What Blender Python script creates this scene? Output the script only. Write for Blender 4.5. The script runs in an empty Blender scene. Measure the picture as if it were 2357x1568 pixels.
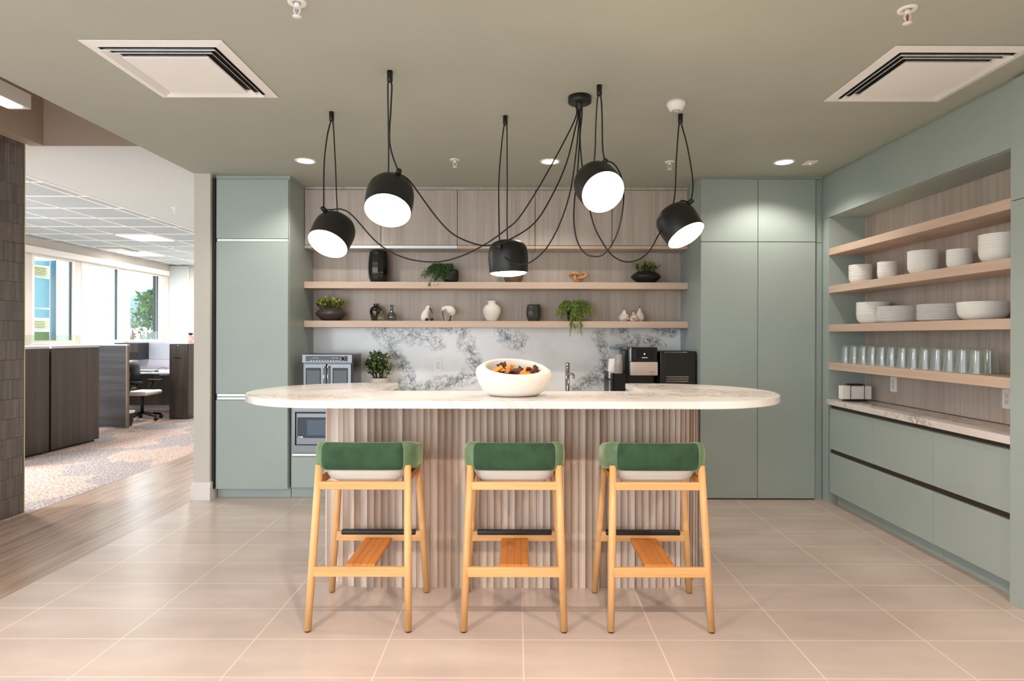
import bpy, bmesh, math, random
from mathutils import Vector, Matrix, noise as mnoise
random.seed(7)
PI = math.pi
C = bpy.context.scene.collection
scn = bpy.context.scene

# ------------------------------------------------------------------ camera
cam = bpy.data.cameras.new('camera'); cam_o = bpy.data.objects.new('camera', cam); C.objects.link(cam_o)
cam_o.location = (0, 0, 1.385); cam_o.rotation_euler = (PI/2, -0.0025, 0)
cam.sensor_width = 36; cam.lens = 1380/2357*36
cam.shift_x = -12.5/2357; cam.shift_y = -11/2357; cam.clip_end = 2000; cam.clip_start = .05
scn.camera = cam_o
# ------------------------------------------------------------------ sky, exposure
w = bpy.data.worlds.new('sky'); scn.world = w; w.use_nodes = True
bg = w.node_tree.nodes['Background']; bg.inputs[0].default_value = (.86, .94, 1, 1); bg.inputs[1].default_value = 3.0
vs = scn.view_settings
vs.view_transform = 'Standard'; vs.look = 'None'; vs.gamma = 1; vs.use_curve_mapping = False
vs.exposure = 0.6
PEND, DOWN, FRONT = 32, 34, 145          # lamp strengths
WARM = (1, .72, .48)

# ------------------------------------------------------------------ helpers
def lin(c):
    def f(x):
        x /= 255
        return x/12.92 if x <= .04045 else ((x+.055)/1.055)**2.4
    return (f(c[0]), f(c[1]), f(c[2]), 1)
def at(px, py, d):
    return Vector(((px-1191)*d/1380, d, 1.385-(py-(773+.0045*(px-1191)))*d/1380))
class G:
    """tiny node graph helper"""
    def __init__(s, name, rough=.5, metal=0, spec=.5):
        s.m = bpy.data.materials.new(name); s.m.use_nodes = True; s.t = s.m.node_tree; s.n = s.t.nodes
        s.b = s.n['Principled BSDF']; s.b.inputs['Roughness'].default_value = rough
        s.b.inputs['Metallic'].default_value = metal; s.b.inputs['Specular IOR Level'].default_value = spec
    def new(s, ty, ins={}, **kw):
        n = s.n.new(ty)
        for k, v in kw.items(): setattr(n, k, v)
        for k, v in ins.items():
            if isinstance(v, bpy.types.NodeSocket): s.t.links.new(v, n.inputs[k])
            else: n.inputs[k].default_value = v
        return n
    def link(s, a, b): s.t.links.new(a, b)
    def math(s, op, a, b=0, c=None, clamp=False):
        ins = {0: a, 1: b}
        if c is not None: ins[2] = c
        return s.new('ShaderNodeMath', ins, operation=op, use_clamp=clamp).outputs[0]
    def vm(s, op, a, b=None):
        ins = {0: a}
        if b is not None: ins[1] = b
        return s.new('ShaderNodeVectorMath', ins, operation=op)
    def co(s, scale=(1, 1, 1), rnd=0, loc=(0, 0, 0)):
        tc = s.new('ShaderNodeTexCoord').outputs['Object']
        if rnd:
            r = s.new('ShaderNodeObjectInfo').outputs['Random']
            tc = s.vm('ADD', tc, s.math('MULTIPLY', r, rnd)).outputs[0]
        return s.new('ShaderNodeMapping', {0: tc, 'Location': loc, 'Scale': scale}).outputs[0]
    def noise(s, vec, scale=5, detail=4, rough=.55, dist=0):
        return s.new('ShaderNodeTexNoise', {'Vector': vec, 'Scale': scale, 'Detail': detail, 'Roughness': rough, 'Distortion': dist}).outputs['Fac']
    def ramp(s, fac, stops):
        r = s.new('ShaderNodeValToRGB', {0: fac}); e = r.color_ramp.elements
        while len(e) < len(stops): e.new(.5)
        for i, (p, c) in enumerate(stops): e[i].position = p; e[i].color = c if len(c) == 4 else lin(c)
        return r.outputs[0]
    def mix(s, f, a, b, bt='MIX'):
        return s.new('ShaderNodeMix', {0: f, 6: a, 7: b}, data_type='RGBA', blend_type=bt).outputs[2]
    def color(s, c): s.link(c, s.b.inputs['Base Color']); return s.m
    def bump(s, h, st=.3, d=.01):
        b = s.new('ShaderNodeBump', {'Height': h, 'Strength': st, 'Distance': d}); s.link(b.outputs[0], s.b.inputs['Normal'])
def plain(name, c, rough=.5, metal=0, spec=.5, var=.04):
    g = G(name, rough, metal, spec); c = lin(c)
    n = g.noise(g.co(rnd=7), 3, 3)
    d = tuple(x*(1-var) for x in c[:3])+(1,); e = tuple(min(1, x*(1+var)) for x in c[:3])+(1,)
    return g.color(g.ramp(n, [(.3, d), (.7, e)]))
def wood(name, stops, scale=(1, 1, .03), freq=60, rough=.45, rnd=9, fine=.5):
    g = G(name, rough); v = g.co(scale, rnd)
    a = g.noise(v, freq, 5, .65, .3); b = g.noise(v, freq*.22, 3, .5, .6)
    f = g.math('ADD', g.math('MULTIPLY', a, fine), g.math('MULTIPLY', b, 1-fine))
    m = g.color(g.ramp(f, stops)); g.bump(a, .12, .002); return m
def emis(name, c, st):
    g = G(name, .5); g.b.inputs['Base Color'].default_value = (.8, .8, .8, 1)
    g.b.inputs['Emission Color'].default_value = (*c, 1); g.b.inputs['Emission Strength'].default_value = st; return g.m
def glass(name, c=(1, 1, 1), rough=.0, ior=1.45, thin=False):
    g = G(name, rough); i = g.b.inputs
    i['Base Color'].default_value = (*c, 1); i['Transmission Weight'].default_value = 1; i['IOR'].default_value = ior
    return g.m

class MB:
    def __init__(s): s.v = []; s.f = []; s.sm = []
    def add(s, vs, fs, smooth=False):
        o = len(s.v); s.v += [Vector(v) for v in vs]; s.f += [tuple(i+o for i in f) for f in fs]; s.sm += [smooth]*len(fs); return s
    def box(s, x0, x1, y0, y1, z0, z1):
        return s.add([(x, y, z) for x in (x0, x1) for y in (y0, y1) for z in (z0, z1)],
                     [(0, 1, 3, 2), (4, 6, 7, 5), (0, 4, 5, 1), (2, 3, 7, 6), (0, 2, 6, 4), (1, 5, 7, 3)])
    def obox(s, c, M, hx, hy, hz):
        c = Vector(c); vs = [c+M@Vector((x*hx, y*hy, z*hz)) for x in (-1, 1) for y in (-1, 1) for z in (-1, 1)]
        return s.add(vs, [(0, 1, 3, 2), (4, 6, 7, 5), (0, 4, 5, 1), (2, 3, 7, 6), (0, 2, 6, 4), (1, 5, 7, 3)])
    def rbox(s, x0, x1, y0, y1, z0, z1, r=.004, seg=2):
        bm = bmesh.new(); bmesh.ops.create_cube(bm, size=1)
        for v in bm.verts: v.co = Vector(((x0+x1)/2+v.co.x*(x1-x0), (y0+y1)/2+v.co.y*(y1-y0), (z0+z1)/2+v.co.z*(z1-z0)))
        bmesh.ops.bevel(bm, geom=bm.edges[:], offset=r, segments=seg, profile=.5, affect='EDGES')
        bm.verts.index_update(); s.add([v.co.copy() for v in bm.verts], [tuple(v.index for v in f.verts) for f in bm.faces], seg > 2); bm.free(); return s
    def rings(s, rings, closed=True, cap=True, smooth=True):
        n = len(rings[0]); vs = [p for r in rings for p in r]; fs = []
        for i in range(len(rings)-1):
            for j in range(n if closed else n-1):
                k = (j+1) % n; fs.append((i*n+j, i*n+k, (i+1)*n+k, (i+1)*n+j))
        s.add(vs, fs, smooth)
        if cap: s.add(rings[0], [tuple(range(n))[::-1]]); s.add(rings[-1], [tuple(range(n))])
        return s
    def tube(s, pts, r, n=8, cap=True):
        pts = [Vector(p) for p in pts]; rr = r if isinstance(r, (list, tuple)) else [r]*len(pts)
        t = (pts[1]-pts[0]).normalized(); up = Vector((0, 0, 1)) if abs(t.z) < .9 else Vector((1, 0, 0))
        a = t.cross(up).normalized(); R = []
        for i, p in enumerate(pts):
            t = (pts[min(i+1, len(pts)-1)]-pts[max(i-1, 0)]).normalized()
            a = (a-t*a.dot(t)).normalized(); b = t.cross(a)
            R.append([p+(a*math.cos(q)+b*math.sin(q))*rr[i] for q in [2*PI*j/n for j in range(n)]])
        return s.rings(R, cap=cap)
    def lathe(s, prof, c=(0, 0, 0), axis=(0, 0, 1), n=32, smooth=True, closed=False, sx=1, sy=1, rot=0):
        c = Vector(c); q = Vector((0, 0, 1)).rotation_difference(Vector(axis).normalized()).to_matrix(); R = []
        for r, z in prof:
            R.append([c+q@Vector((max(r, 1e-5)*math.cos(2*PI*j/n+rot)*sx, max(r, 1e-5)*math.sin(2*PI*j/n+rot)*sy, z)) for j in range(n)])
        if closed: R.append(R[0])
        return s.rings(R, cap=False, smooth=smooth)
    def prism(s, pts, z0, z1, smooth=False):
        n = len(pts); s.add([(x, y, z0) for x, y in pts], [tuple(range(n))[::-1]]); s.add([(x, y, z1) for x, y in pts], [tuple(range(n))])
        return s.add([(x, y, z) for z in (z0, z1) for x, y in pts], [(i, (i+1) % n, n+(i+1) % n, n+i) for i in range(n)], smooth)
    def quad(s, a, b, c, d): return s.add([a, b, c, d], [(0, 1, 2, 3)])

def tag(o, label=None, cat=None, group=None, kind=None):
    if label: o['label'] = label
    if cat: o['category'] = cat
    if group: o['group'] = group
    if kind: o['kind'] = kind
    return o
def wloc(p):
    v = Vector((0, 0, 0))
    while p: v += p.location; p = p.parent
    return v
def obj(name, mb, m, parent=None, loc=None, sharp=None):
    """mesh given in world coordinates, stored relative to its parent (or to loc)"""
    o0 = wloc(parent) if parent else Vector(loc or (0, 0, 0))
    me = bpy.data.meshes.new(name); me.from_pydata([v-o0 for v in mb.v], [], mb.f)
    me.polygons.foreach_set('use_smooth', mb.sm); me.materials.append(m); me.update()
    bm = bmesh.new(); bm.from_mesh(me); bmesh.ops.remove_doubles(bm, verts=bm.verts, dist=1e-6)
    bmesh.ops.recalc_face_normals(bm, faces=bm.faces); bm.to_mesh(me); bm.free()
    if getattr(mb, 'sharp', None): me.set_sharp_from_angle(angle=math.radians(mb.sharp))
    o = bpy.data.objects.new(name, me); C.objects.link(o)
    if parent: o.parent = parent
    else: o.location = o0
    return o
def thing(name, label, cat, loc=(0, 0, 0), group=None):
    o = bpy.data.objects.new(name, None); C.objects.link(o); o.location = loc; o.empty_display_size = .1
    return tag(o, label, cat, group)
def single(name, mb, m, label, cat, loc=(0, 0, 0), group=None, kind=None):
    return tag(obj(name, mb, m, None, loc), label, cat, group, kind)
def struct(name, mb, m, parent=None):
    o = obj(name, mb, m, parent)
    if not parent: o['kind'] = 'structure'
    return o
def children(o): return list(o.children)
def dup(o, parent=None, loc=None, label=None, rz=None):
    c = o.copy(); C.objects.link(c)
    if parent: c.parent = parent
    if loc is not None: c.location = loc
    if label: c['label'] = label
    if rz is not None: c.rotation_euler = (0, 0, rz)
    for ch in children(o): dup(ch, c)
    return c
def text(name, s, size, m, parent, M, depth=.0004):
    cu = bpy.data.curves.new(name, 'FONT'); cu.body = s; cu.size = size; cu.extrude = depth; cu.align_x = 'CENTER'; cu.align_y = 'CENTER'
    t = bpy.data.objects.new(name, cu); C.objects.link(t); dg = bpy.context.evaluated_depsgraph_get()
    me = bpy.data.meshes.new_from_object(t.evaluated_get(dg)); bpy.data.objects.remove(t)
    me.transform(Matrix.Translation(-wloc(parent))@M); me.materials.clear(); me.materials.append(m)
    o = bpy.data.objects.new(name, me); C.objects.link(o); o.parent = parent; return o
def spline(P, n=8):
    P = [Vector(p) for p in P]; out = []
    for i in range(len(P)-1):
        a = P[max(i-1, 0)]; b = P[i]; c = P[i+1]; d = P[min(i+2, len(P)-1)]
        for k in range(n):
            t = k/n; out.append(.5*((2*b)+(c-a)*t+(2*a-5*b+4*c-d)*t*t+(3*b-a-3*c+d)*t**3))
    out.append(P[-1]); return out

def facet(prof, c, n, sharp):
    pp = [(p.x, p.z) for p in spline([Vector((r, 0, z)) for r, z in prof], 4)]
    mb = MB().lathe([(max(r, 0), z) for r, z in pp], c, n=n, smooth=True, rot=.13); mb.sharp = sharp; return mb
# ------------------------------------------------------------------ materials
M = {}
M['sage'] = plain('sage_laminate', (160, 172, 167), .42, var=.02)
M['ceil'] = plain('ceiling_paint', (178, 182, 171), .75, spec=.3, var=.02)
M['white_ceil'] = plain('white_ceiling_paint', (212, 220, 222), .8, var=.01)
M['beige'] = plain('beige_wall_paint', (205, 200, 190), .7, var=.015)
M['taupe'] = plain('taupe_paint', (165, 145, 128), .75, var=.02)
M['trimw'] = plain('white_trim', (228, 222, 218), .5, var=.01)
M['oakv'] = wood('oak_laminate_vertical', [(.25, (154, 141, 131)), (.45, (181, 168, 158)), (.6, (195, 184, 175)), (.8, (208, 198, 190))], (1, 1, .025), 55)
M['oakh'] = wood('oak_laminate_shelf', [(.25, (188, 160, 140)), (.5, (205, 180, 162)), (.8, (220, 198, 182))], (.04, 1, 1), 40, fine=.35)
M['oakhy'] = wood('oak_laminate_shelf_right', [(.25, (188, 160, 140)), (.5, (205, 180, 162)), (.8, (220, 198, 182))], (1, .04, 1), 40, fine=.35)
M['ash'] = wood('golden_ash', [(.25, (190, 134, 80)), (.5, (216, 166, 110)), (.8, (232, 188, 136))], (1, 1, .05), 45, .38, fine=.4)
M['ashx'] = wood('golden_ash_rail', [(.25, (190, 134, 80)), (.5, (216, 166, 110)), (.8, (232, 188, 136))], (.05, 1, 1), 45, .38, fine=.4)
M['ashy'] = wood('golden_ash_board', [(.25, (170, 98, 38)), (.5, (196, 122, 52)), (.8, (212, 142, 72))], (1, .05, 1), 45, .38, fine=.4)
M['darkv'] = wood('dark_walnut_laminate', [(.25, (28, 22, 20)), (.5, (56, 46, 41)), (.75, (88, 75, 66))], (1, 1, .03), 30, .35)
M['darkh'] = wood('dark_walnut_laminate_cross', [(.25, (22, 22, 26)), (.5, (46, 47, 52)), (.75, (76, 78, 84))], (.05, .05, 1), 40, .3)
M['black'] = plain('black_plastic', (14, 14, 15), .35)
M['blackm'] = plain('matte_black_metal', (24, 22, 21), .42, spec=.5)
M['cordm'] = plain('black_cord', (14, 12, 11), .5)
M['steel'] = plain('brushed_steel', (116, 117, 119), .3, 1)
M['chrome'] = plain('chrome', (190, 190, 192), .12, 1)
M['alu'] = plain('aluminium_profile', (205, 205, 203), .3, .6)
M['bronze'] = plain('dark_bronze_channel', (66, 54, 46), .4, .4)
M['white'] = plain('white_ceramic', (236, 236, 234), .2, var=.01)
M['matw'] = plain('matte_white_ceramic', (235, 228, 220), .75, var=.02)
M['whp'] = plain('white_plastic', (244, 244, 243), .4, var=.01)
M['gap'] = plain('shadow_gap_black', (30, 28, 26), .7)
M['screen'] = plain('dark_display_glass', (8, 8, 22), .08)
M['oglass'] = plain('oven_window_glass', (34, 42, 48), .07)
M['cushion'] = plain('white_upholstery', (226, 220, 212), .8, var=.02)
M['papert'] = plain('paper_napkins', (238, 236, 232), .9)
M['grey'] = plain('grey_board', (178, 182, 190), .7)
M['lav'] = plain('light_desk_panel', (205, 203, 215), .6)
M['pale'] = plain('pale_ribbed_fabric', (226, 230, 228), .8)
M['gold'] = plain('brass_edge_trim', (220, 208, 160), .4, .3)
M['terr'] = plain('beige_stoneware', (205, 190, 178), .6)
M['darkpot'] = plain('dark_brown_stoneware', (70, 60, 58), .45)
M['blackpot'] = plain('matte_black_stoneware', (24, 24, 24), .5)
M['knot'] = wood('tan_carved_wood', [(.25, (168, 120, 82)), (.6, (196, 150, 110)), (.85, (212, 170, 132))], (1, 1, 1), 12, .5)
M['leafd'] = plain('dark_green_leaf', (52, 82, 36), .5, var=.5)
M['leafo'] = plain('olive_green_leaf', (128, 148, 82), .5, var=.5)
M['leafl'] = plain('light_green_sprig', (138, 158, 78), .6, var=.4)
M['leafm'] = plain('mid_green_sprig', (78, 110, 60), .6, var=.5)
M['leafp'] = plain('burgundy_leaf', (60, 30, 22), .6, var=.3)
M['yel'] = plain('yellow_green_succulent', (172, 180, 62), .5, var=.3)
M['dried1'] = plain('dark_dried_petal', (78, 30, 18), .8, var=.4)
M['dried2'] = plain('orange_dried_peel', (214, 140, 60), .8, var=.2)
M['redl'] = emis('red_led', (1, .1, .05), 4)
M['led'] = emis('white_screen_icon', (.8, .85, 1), .9)
M['pend'] = emis('warm_lit_diffuser', (1, .80, .60), PEND)
M['dl'] = emis('downlight_lens', (1, .93, .85), 6)
M['panel'] = emis('lit_ceiling_panel', (1, .98, .94), 4)
M['linear'] = emis('lit_linear_lens', (1, .93, .82), 5)

M['amber'] = glass('dark_amber_glass', (.16, .09, .03), 0, 1.3)
M['greyg'] = glass('grey_glass', (.5, .55, .56), 0, 1.3)
M['olive'] = glass('pale_green_glass', (.7, .72, .6), 0, 1.3)
g = G('smoked_facet_glass', .15); g.b.inputs['Base Color'].default_value = lin((62, 66, 60)); g.b.inputs['Transmission Weight'].default_value = .25; M['smoke'] = g.m
g = G('brown_ribbed_glass', .2); g.b.inputs['Base Color'].default_value = lin((120, 96, 78)); g.b.inputs['Transmission Weight'].default_value = .2; M['brownrib'] = g.m
g = G('black_glazed_facets', .12); g.b.inputs['Base Color'].default_value = lin((28, 28, 25)); M['glaze'] = g.m
g = G('clear_cups', .15); g.b.inputs['Base Color'].default_value = lin((230, 222, 218)); g.b.inputs['Transmission Weight'].default_value = .6; g.b.inputs['IOR'].default_value = 1.2; M['cup'] = g.m
# window / screen glass: mostly clear with a faint reflection
def pane(name, c, f):
    g = G(name); g.n.remove(g.b); out = g.n['Material Output']
    a = g.new('ShaderNodeBsdfTransparent', {0: (*c, 1)}); b = g.new('ShaderNodeBsdfGlossy', {0: (1, 1, 1, 1), 'Roughness': .02})
    mx = g.new('ShaderNodeMixShader', {0: f, 1: a.outputs[0], 2: b.outputs[0]}); g.link(mx.outputs[0], out.inputs[0]); return g.m
M['pane'] = pane('window_glass', (.96, 1, 1), .04)
g = G('clear_drinking_glass'); g.n.remove(g.b); out = g.n['Material Output']
lw = g.new('ShaderNodeLayerWeight', {'Blend': .35}).outputs['Facing']
a = g.new('ShaderNodeBsdfTransparent', {0: (.95, .98, .97, 1)}); b = g.new('ShaderNodeBsdfGlossy', {0: (1, 1, 1, 1), 'Roughness': .04}); d = g.new('ShaderNodeBsdfDiffuse', {0: (.85, .9, .9, 1)})
m1 = g.new('ShaderNodeMixShader', {0: g.math('ADD', g.math('MULTIPLY', lw, .55), .07), 1: a.outputs[0], 2: b.outputs[0]}); m2 = g.new('ShaderNodeMixShader', {0: .06, 1: m1.outputs[0], 2: d.outputs[0]})
g.link(m2.outputs[0], out.inputs[0]); M['clear'] = g.m
def thin(name, tint, body):
    g = G(name); g.n.remove(g.b); out = g.n['Material Output']
    lw = g.new('ShaderNodeLayerWeight', {'Blend': .3}).outputs['Facing']
    a = g.new('ShaderNodeBsdfTransparent', {0: (*tint, 1)}); b = g.new('ShaderNodeBsdfGlossy', {0: (1, 1, 1, 1), 'Roughness': .05}); d = g.new('ShaderNodeBsdfDiffuse', {0: (*body, 1)})
    m1 = g.new('ShaderNodeMixShader', {0: g.math('ADD', g.math('MULTIPLY', lw, .35), .07), 1: a.outputs[0], 2: b.outputs[0]}); m2 = g.new('ShaderNodeMixShader', {0: g.math('ADD', g.math('MULTIPLY', lw, .4), .08), 1: m1.outputs[0], 2: d.outputs[0]})
    g.link(m2.outputs[0], out.inputs[0]); return g.m
M['amber'] = thin('dark_amber_glass', (.30, .20, .10), (.05, .03, .01)); M['greyg'] = thin('grey_glass', (.70, .73, .74), (.12, .14, .15)); M['olive'] = thin('pale_green_glass', (.86, .88, .78), (.3, .32, .22))
M['scr'] = pane('screen_glass', (.84, .88, .84), .06)
# green velvet
g = G('green_velvet', .85); n = g.noise(g.co(rnd=5), 14, 5, .6)
g.color(g.ramp(n, [(.3, (28, 54, 35)), (.7, (44, 78, 50))]))
g.b.inputs['Sheen Weight'].default_value = .9; g.b.inputs['Sheen Roughness'].default_value = .35; g.b.inputs['Sheen Tint'].default_value = lin((190, 220, 170)); M['velvet'] = g.m
g = G('green_velvet_sheen_side', .85); n = g.noise(g.co(rnd=5), 14, 5, .6)  # lighter copy of the velvet, sheen of the nap put into the colour
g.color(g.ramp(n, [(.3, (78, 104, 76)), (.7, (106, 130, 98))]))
g.b.inputs['Sheen Weight'].default_value = .9; g.b.inputs['Sheen Roughness'].default_value = .35; g.b.inputs['Sheen Tint'].default_value = lin((200, 222, 180)); M['velvet_sheen'] = g.m
# fluted slats: colour per slat in the attribute "tone"
g = G('fluted_oak_slats', .45); v = g.co((1, 1, .05)); a = g.noise(v, 45, 5, .65, .4)
at_ = g.new('ShaderNodeAttribute', attribute_name='tone').outputs['Fac']
base = g.ramp(at_, [(0, (92, 72, 60)), (.25, (168, 142, 124)), (.6, (208, 188, 172)), (1, (236, 222, 210))]); 
g.color(g.mix(g.math('MULTIPLY', a, .9), base, (.55, .53, .52, 1), 'MULTIPLY')); g.bump(a, .1, .002); M['slat'] = g.m
# floor tile
g = G('beige_floor_tile', .24, spec=.6); P = g.new('ShaderNodeTexCoord').outputs['Object']
bt = g.new('ShaderNodeTexBrick', {'Vector': g.new('ShaderNodeMapping', {0: P, 'Location': (-.029, -2.73+.305*9, 0)}).outputs[0], 'Color1': (1, 1, 1, 1), 'Color2': (.8, .8, .8, 1), 'Mortar': (0, 0, 0, 1), 'Scale': 1, 'Mortar Size': .003, 'Mortar Smooth': 0, 'Bias': 0, 'Brick Width': .61, 'Row Height': .305}, offset=0, squash=1)
n = g.noise(g.new('ShaderNodeMapping', {0: P, 'Scale': (1, 3, 1), 'Location': (3.3, 7.1, 2.2)}).outputs[0], 1.6, 3, .45, 0)
tile = g.mix(g.math('MULTIPLY', bt.outputs['Color'], .06), g.ramp(n, [(.0, (164, 146, 136)), (.5, (184, 167, 157)), (1, (204, 188, 178))]), (1, 1, 1, 1))
g.color(g.mix(bt.outputs['Fac'], tile, lin((216, 200, 188)))); g.bump(g.math('SUBTRACT', 1, bt.outputs['Fac']), .3, .002)
M['tile'] = g.m
# vinyl planks running away from the camera
g = G('vinyl_plank', .24, spec=.8); P = g.new('ShaderNodeTexCoord').outputs['Object']
n = g.noise(g.new('ShaderNodeMapping', {0: P, 'Scale': (1, .06, 1)}).outputs[0], 26, 6, .6, .4)
bt = g.new('ShaderNodeTexBrick', {'Vector': g.new('ShaderNodeMapping', {0: P, 'Rotation': (0, 0, PI/2)}).outputs[0], 'Color1': (1, 1, 1, 1), 'Color2': (.72, .72, .72, 1), 'Mortar': (.5, .5, .5, 1), 'Scale': 1, 'Mortar Size': .001, 'Brick Width': 1.2, 'Row Height': .18})
g.color(g.mix(.6, g.ramp(n, [(.25, (138, 112, 96)), (.5, (166, 142, 126)), (.8, (188, 168, 154))]), bt.outputs['Color'], 'MULTIPLY')); M['plank'] = g.m
# carpet
g = G('patterned_carpet', .95, spec=.1); P = g.new('ShaderNodeTexCoord').outputs['Object']
mp = g.new('ShaderNodeMapping', {0: P, 'Scale': (1, .8, 1), 'Rotation': (0, 0, .6)}).outputs[0]
vo = g.new('ShaderNodeTexVoronoi', {'Vector': mp, 'Scale': 2.4}, distance='MANHATTAN').outputs['Color']
sep = g.new('ShaderNodeSeparateColor', {0: vo}).outputs[0]
fi = g.noise(P, 60, 5, .65, .5)
ca = g.ramp(fi, [(.38, (116, 98, 94)), (.5, (184, 160, 150)), (.62, (214, 194, 184))]); cb = g.ramp(fi, [(.38, (96, 94, 100)), (.52, (150, 144, 146)), (.64, (200, 190, 188))])
g.color(g.mix(g.ramp(sep, [(.66, (0, 0, 0)), (.72, (235, 235, 235))]), ca, cb)); g.bump(fi, .5, .01); M['carpet'] = g.m
# stacked vertical finger tiles
g = G('dark_finger_tile', .35); P = g.new('ShaderNodeTexCoord').outputs['Object']
sx = g.new('ShaderNodeSeparateXYZ', {0: P}); yz = g.new('ShaderNodeCombineXYZ', {0: sx.outputs[1], 1: sx.outputs[2]}).outputs[0]
bt = g.new('ShaderNodeTexBrick', {'Vector': yz, 'Color1': lin((124, 112, 104)), 'Color2': lin((92, 83, 78)), 'Mortar': lin((42, 37, 34)), 'Scale': 1, 'Mortar Size': .0022, 'Mortar Smooth': .6, 'Brick Width': .0205, 'Row Height': .149}, offset=0)
n = g.noise(P, 40, 4); g.color(g.mix(g.math('MULTIPLY', n, .8), bt.outputs['Color'], (.35, .33, .32, 1), 'MULTIPLY')); g.bump(g.math('SUBTRACT', 1, bt.outputs['Fac']), .8, .006); M['finger'] = g.m
# marble: veins (level lines of distorted noise) kept near hand placed strands
def marble(name, segs, base=(250, 250, 253), vein=(24, 42, 50), plane='xz', rough=.15, amount=1.0, cloud=(96, 122, 134), scale=7, off=(0, 0)):
    g = G(name, rough); P = g.new('ShaderNodeTexCoord').outputs['Object']; s_ = g.new('ShaderNodeSeparateXYZ', {0: P})
    u = g.math('ADD', s_.outputs[0], off[0]) if plane == 'xz' else g.math('ADD', g.math('ADD', s_.outputs[0], s_.outputs[2]), off[0]-1.067)
    if plane == 'xyr': u = g.math('ADD', s_.outputs[0], s_.outputs[2])
    v2 = g.new('ShaderNodeCombineXYZ', {0: u, 1: s_.outputs[2] if plane == 'xz' else g.math('ADD', s_.outputs[1], off[1])}).outputs[0]
    def warp(v, sc, amp, det):
        wob = g.new('ShaderNodeTexNoise', {'Vector': v2, 'Scale': sc, 'Detail': det, 'Roughness': .6}).outputs['Color']
        return g.vm('ADD', v, g.vm('MULTIPLY', g.vm('SUBTRACT', wob, (.5, .5, .5)).outputs[0], (amp, amp, 0)).outputs[0]).outputs[0]
    vd = warp(warp(v2, 4.5, .20, 2), 22, .05, 5); mask = None; crack = None
    for (ax, ay, bx, by, wd, st) in segs:
        ab = Vector((bx-ax, by-ay, 0)); L = max(ab.length_squared, 1e-6)
        pa = g.vm('SUBTRACT', vd, (ax, ay, 0)).outputs[0]
        t = g.math('DIVIDE', g.vm('DOT_PRODUCT', pa, tuple(ab)).outputs[1], L, clamp=True)
        pr = g.new('ShaderNodeVectorMath', {0: tuple(ab), 3: t}, operation='SCALE').outputs[0]
        d = g.vm('DISTANCE', pa, pr).outputs[1]
        m_ = g.math('MULTIPLY', g.math('SUBTRACT', 1, g.math('DIVIDE', d, wd), clamp=True), st)
        k_ = g.math('MULTIPLY', g.math('SUBTRACT', 1, g.math('DIVIDE', d, .010), clamp=True), st)
        mask = m_ if mask is None else g.math('MAXIMUM', mask, m_); crack = k_ if crack is None else g.math('MAXIMUM', crack, k_)
    if mask is None: mask = g.ramp(g.noise(v2, 2.2, 3), [(.45, (0, 0, 0)), (.68, (220, 220, 220))]); crack = 0.0
    n1 = g.noise(v2, scale, 9, .6, .25)
    line = g.math('SUBTRACT', 1, g.math('DIVIDE', g.math('ABSOLUTE', g.math('SUBTRACT', n1, .5)), .022), clamp=True)
    n2 = g.noise(v2, scale*1.9, 9, .66, .35)
    line2 = g.math('SUBTRACT', 1, g.math('DIVIDE', g.math('ABSOLUTE', g.math('SUBTRACT', n2, .49)), .026), clamp=True)
    sp = g.ramp(g.noise(v2, scale*1.4, 8, .68), [(.46, (0, 0, 0)), (.62, (255, 255, 255))])
    mk = g.math('MULTIPLY', g.math('POWER', mask, .6), 1.3, clamp=True)
    base_n = g.ramp(g.noise(v2, 2.5, 4), [(.35, tuple(int(x*.94) for x in base)), (.65, base)])
    c = g.mix(g.math('MULTIPLY', g.math('MULTIPLY', mk, sp), 0.62*amount, clamp=True), base_n, lin(cloud))
    l = g.math('MULTIPLY', g.math('MULTIPLY', g.math('MAXIMUM', line, line2), mk), .85)
    l = g.math('MAXIMUM', l, g.math('MULTIPLY', crack, g.math('ADD', .3, sp), clamp=True))
    c = g.mix(g.math('MULTIPLY', l, amount, clamp=True), c, lin(vein)); return g.color(c)
def bk(px, py): p = at(px, py, 5.7); return p.x, p.z
SG = []
def sg(a, b, wd, st):
    a = bk(*a); b = bk(*b); SG.append((*a, *b, wd, st))
sg((862, 760), (884, 782), .08, .5); sg((890, 755), (905, 800), .10, .9); sg((905, 800), (945, 870), .08, 1); sg((945, 870), (965, 905), .07, .9)
sg((935, 765), (1000, 785), .11, 1); sg((985, 755), (1045, 762), .06, .8); sg((1065, 752), (1075, 800), .09, 1); sg((1075, 800), (1100, 850), .09, .9)
sg((975, 890), (1090, 865), .08, .8); sg((1155, 765), (1195, 790), .1, .75); sg((1380, 775), (1395, 830), .07, .55); sg((1395, 830), (1390, 880), .09, .8)
sg((1415, 755), (1460, 790), .09, .7); sg((1520, 757), (1558, 762), .07, .9); sg((1495, 785), (1515, 790), .06, 1); sg((1320, 890), (1370, 875), .08, .6); sg((925, 880), (940, 900), .05, .8)
M['marble'] = marble('veined_quartz_backsplash', SG)
M['mtop'] = marble('veined_quartz_top', [(-1.4, 3.2, -.9, 3.08, .14, .8), (-1.2, 3.5, -.8, 3.7, .12, .5), (-1.0, 3.9, -.85, 3.4, .1, .4), (.2, 3.1, .7, 3.2, .15, .5), (.78, 3.95, 1.0, 3.5, .16, .9), (1.0, 3.5, 1.4, 3.3, .16, 1), (.6, 3.3, 1.25, 3.2, .12, .8), (-.4, 2.95, .1, 2.93, .06, .5)], (238, 234, 232), (120, 84, 66), 'xy', .16, amount=.75, cloud=(206, 180, 160), off=(-.03, 3.6))
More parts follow.
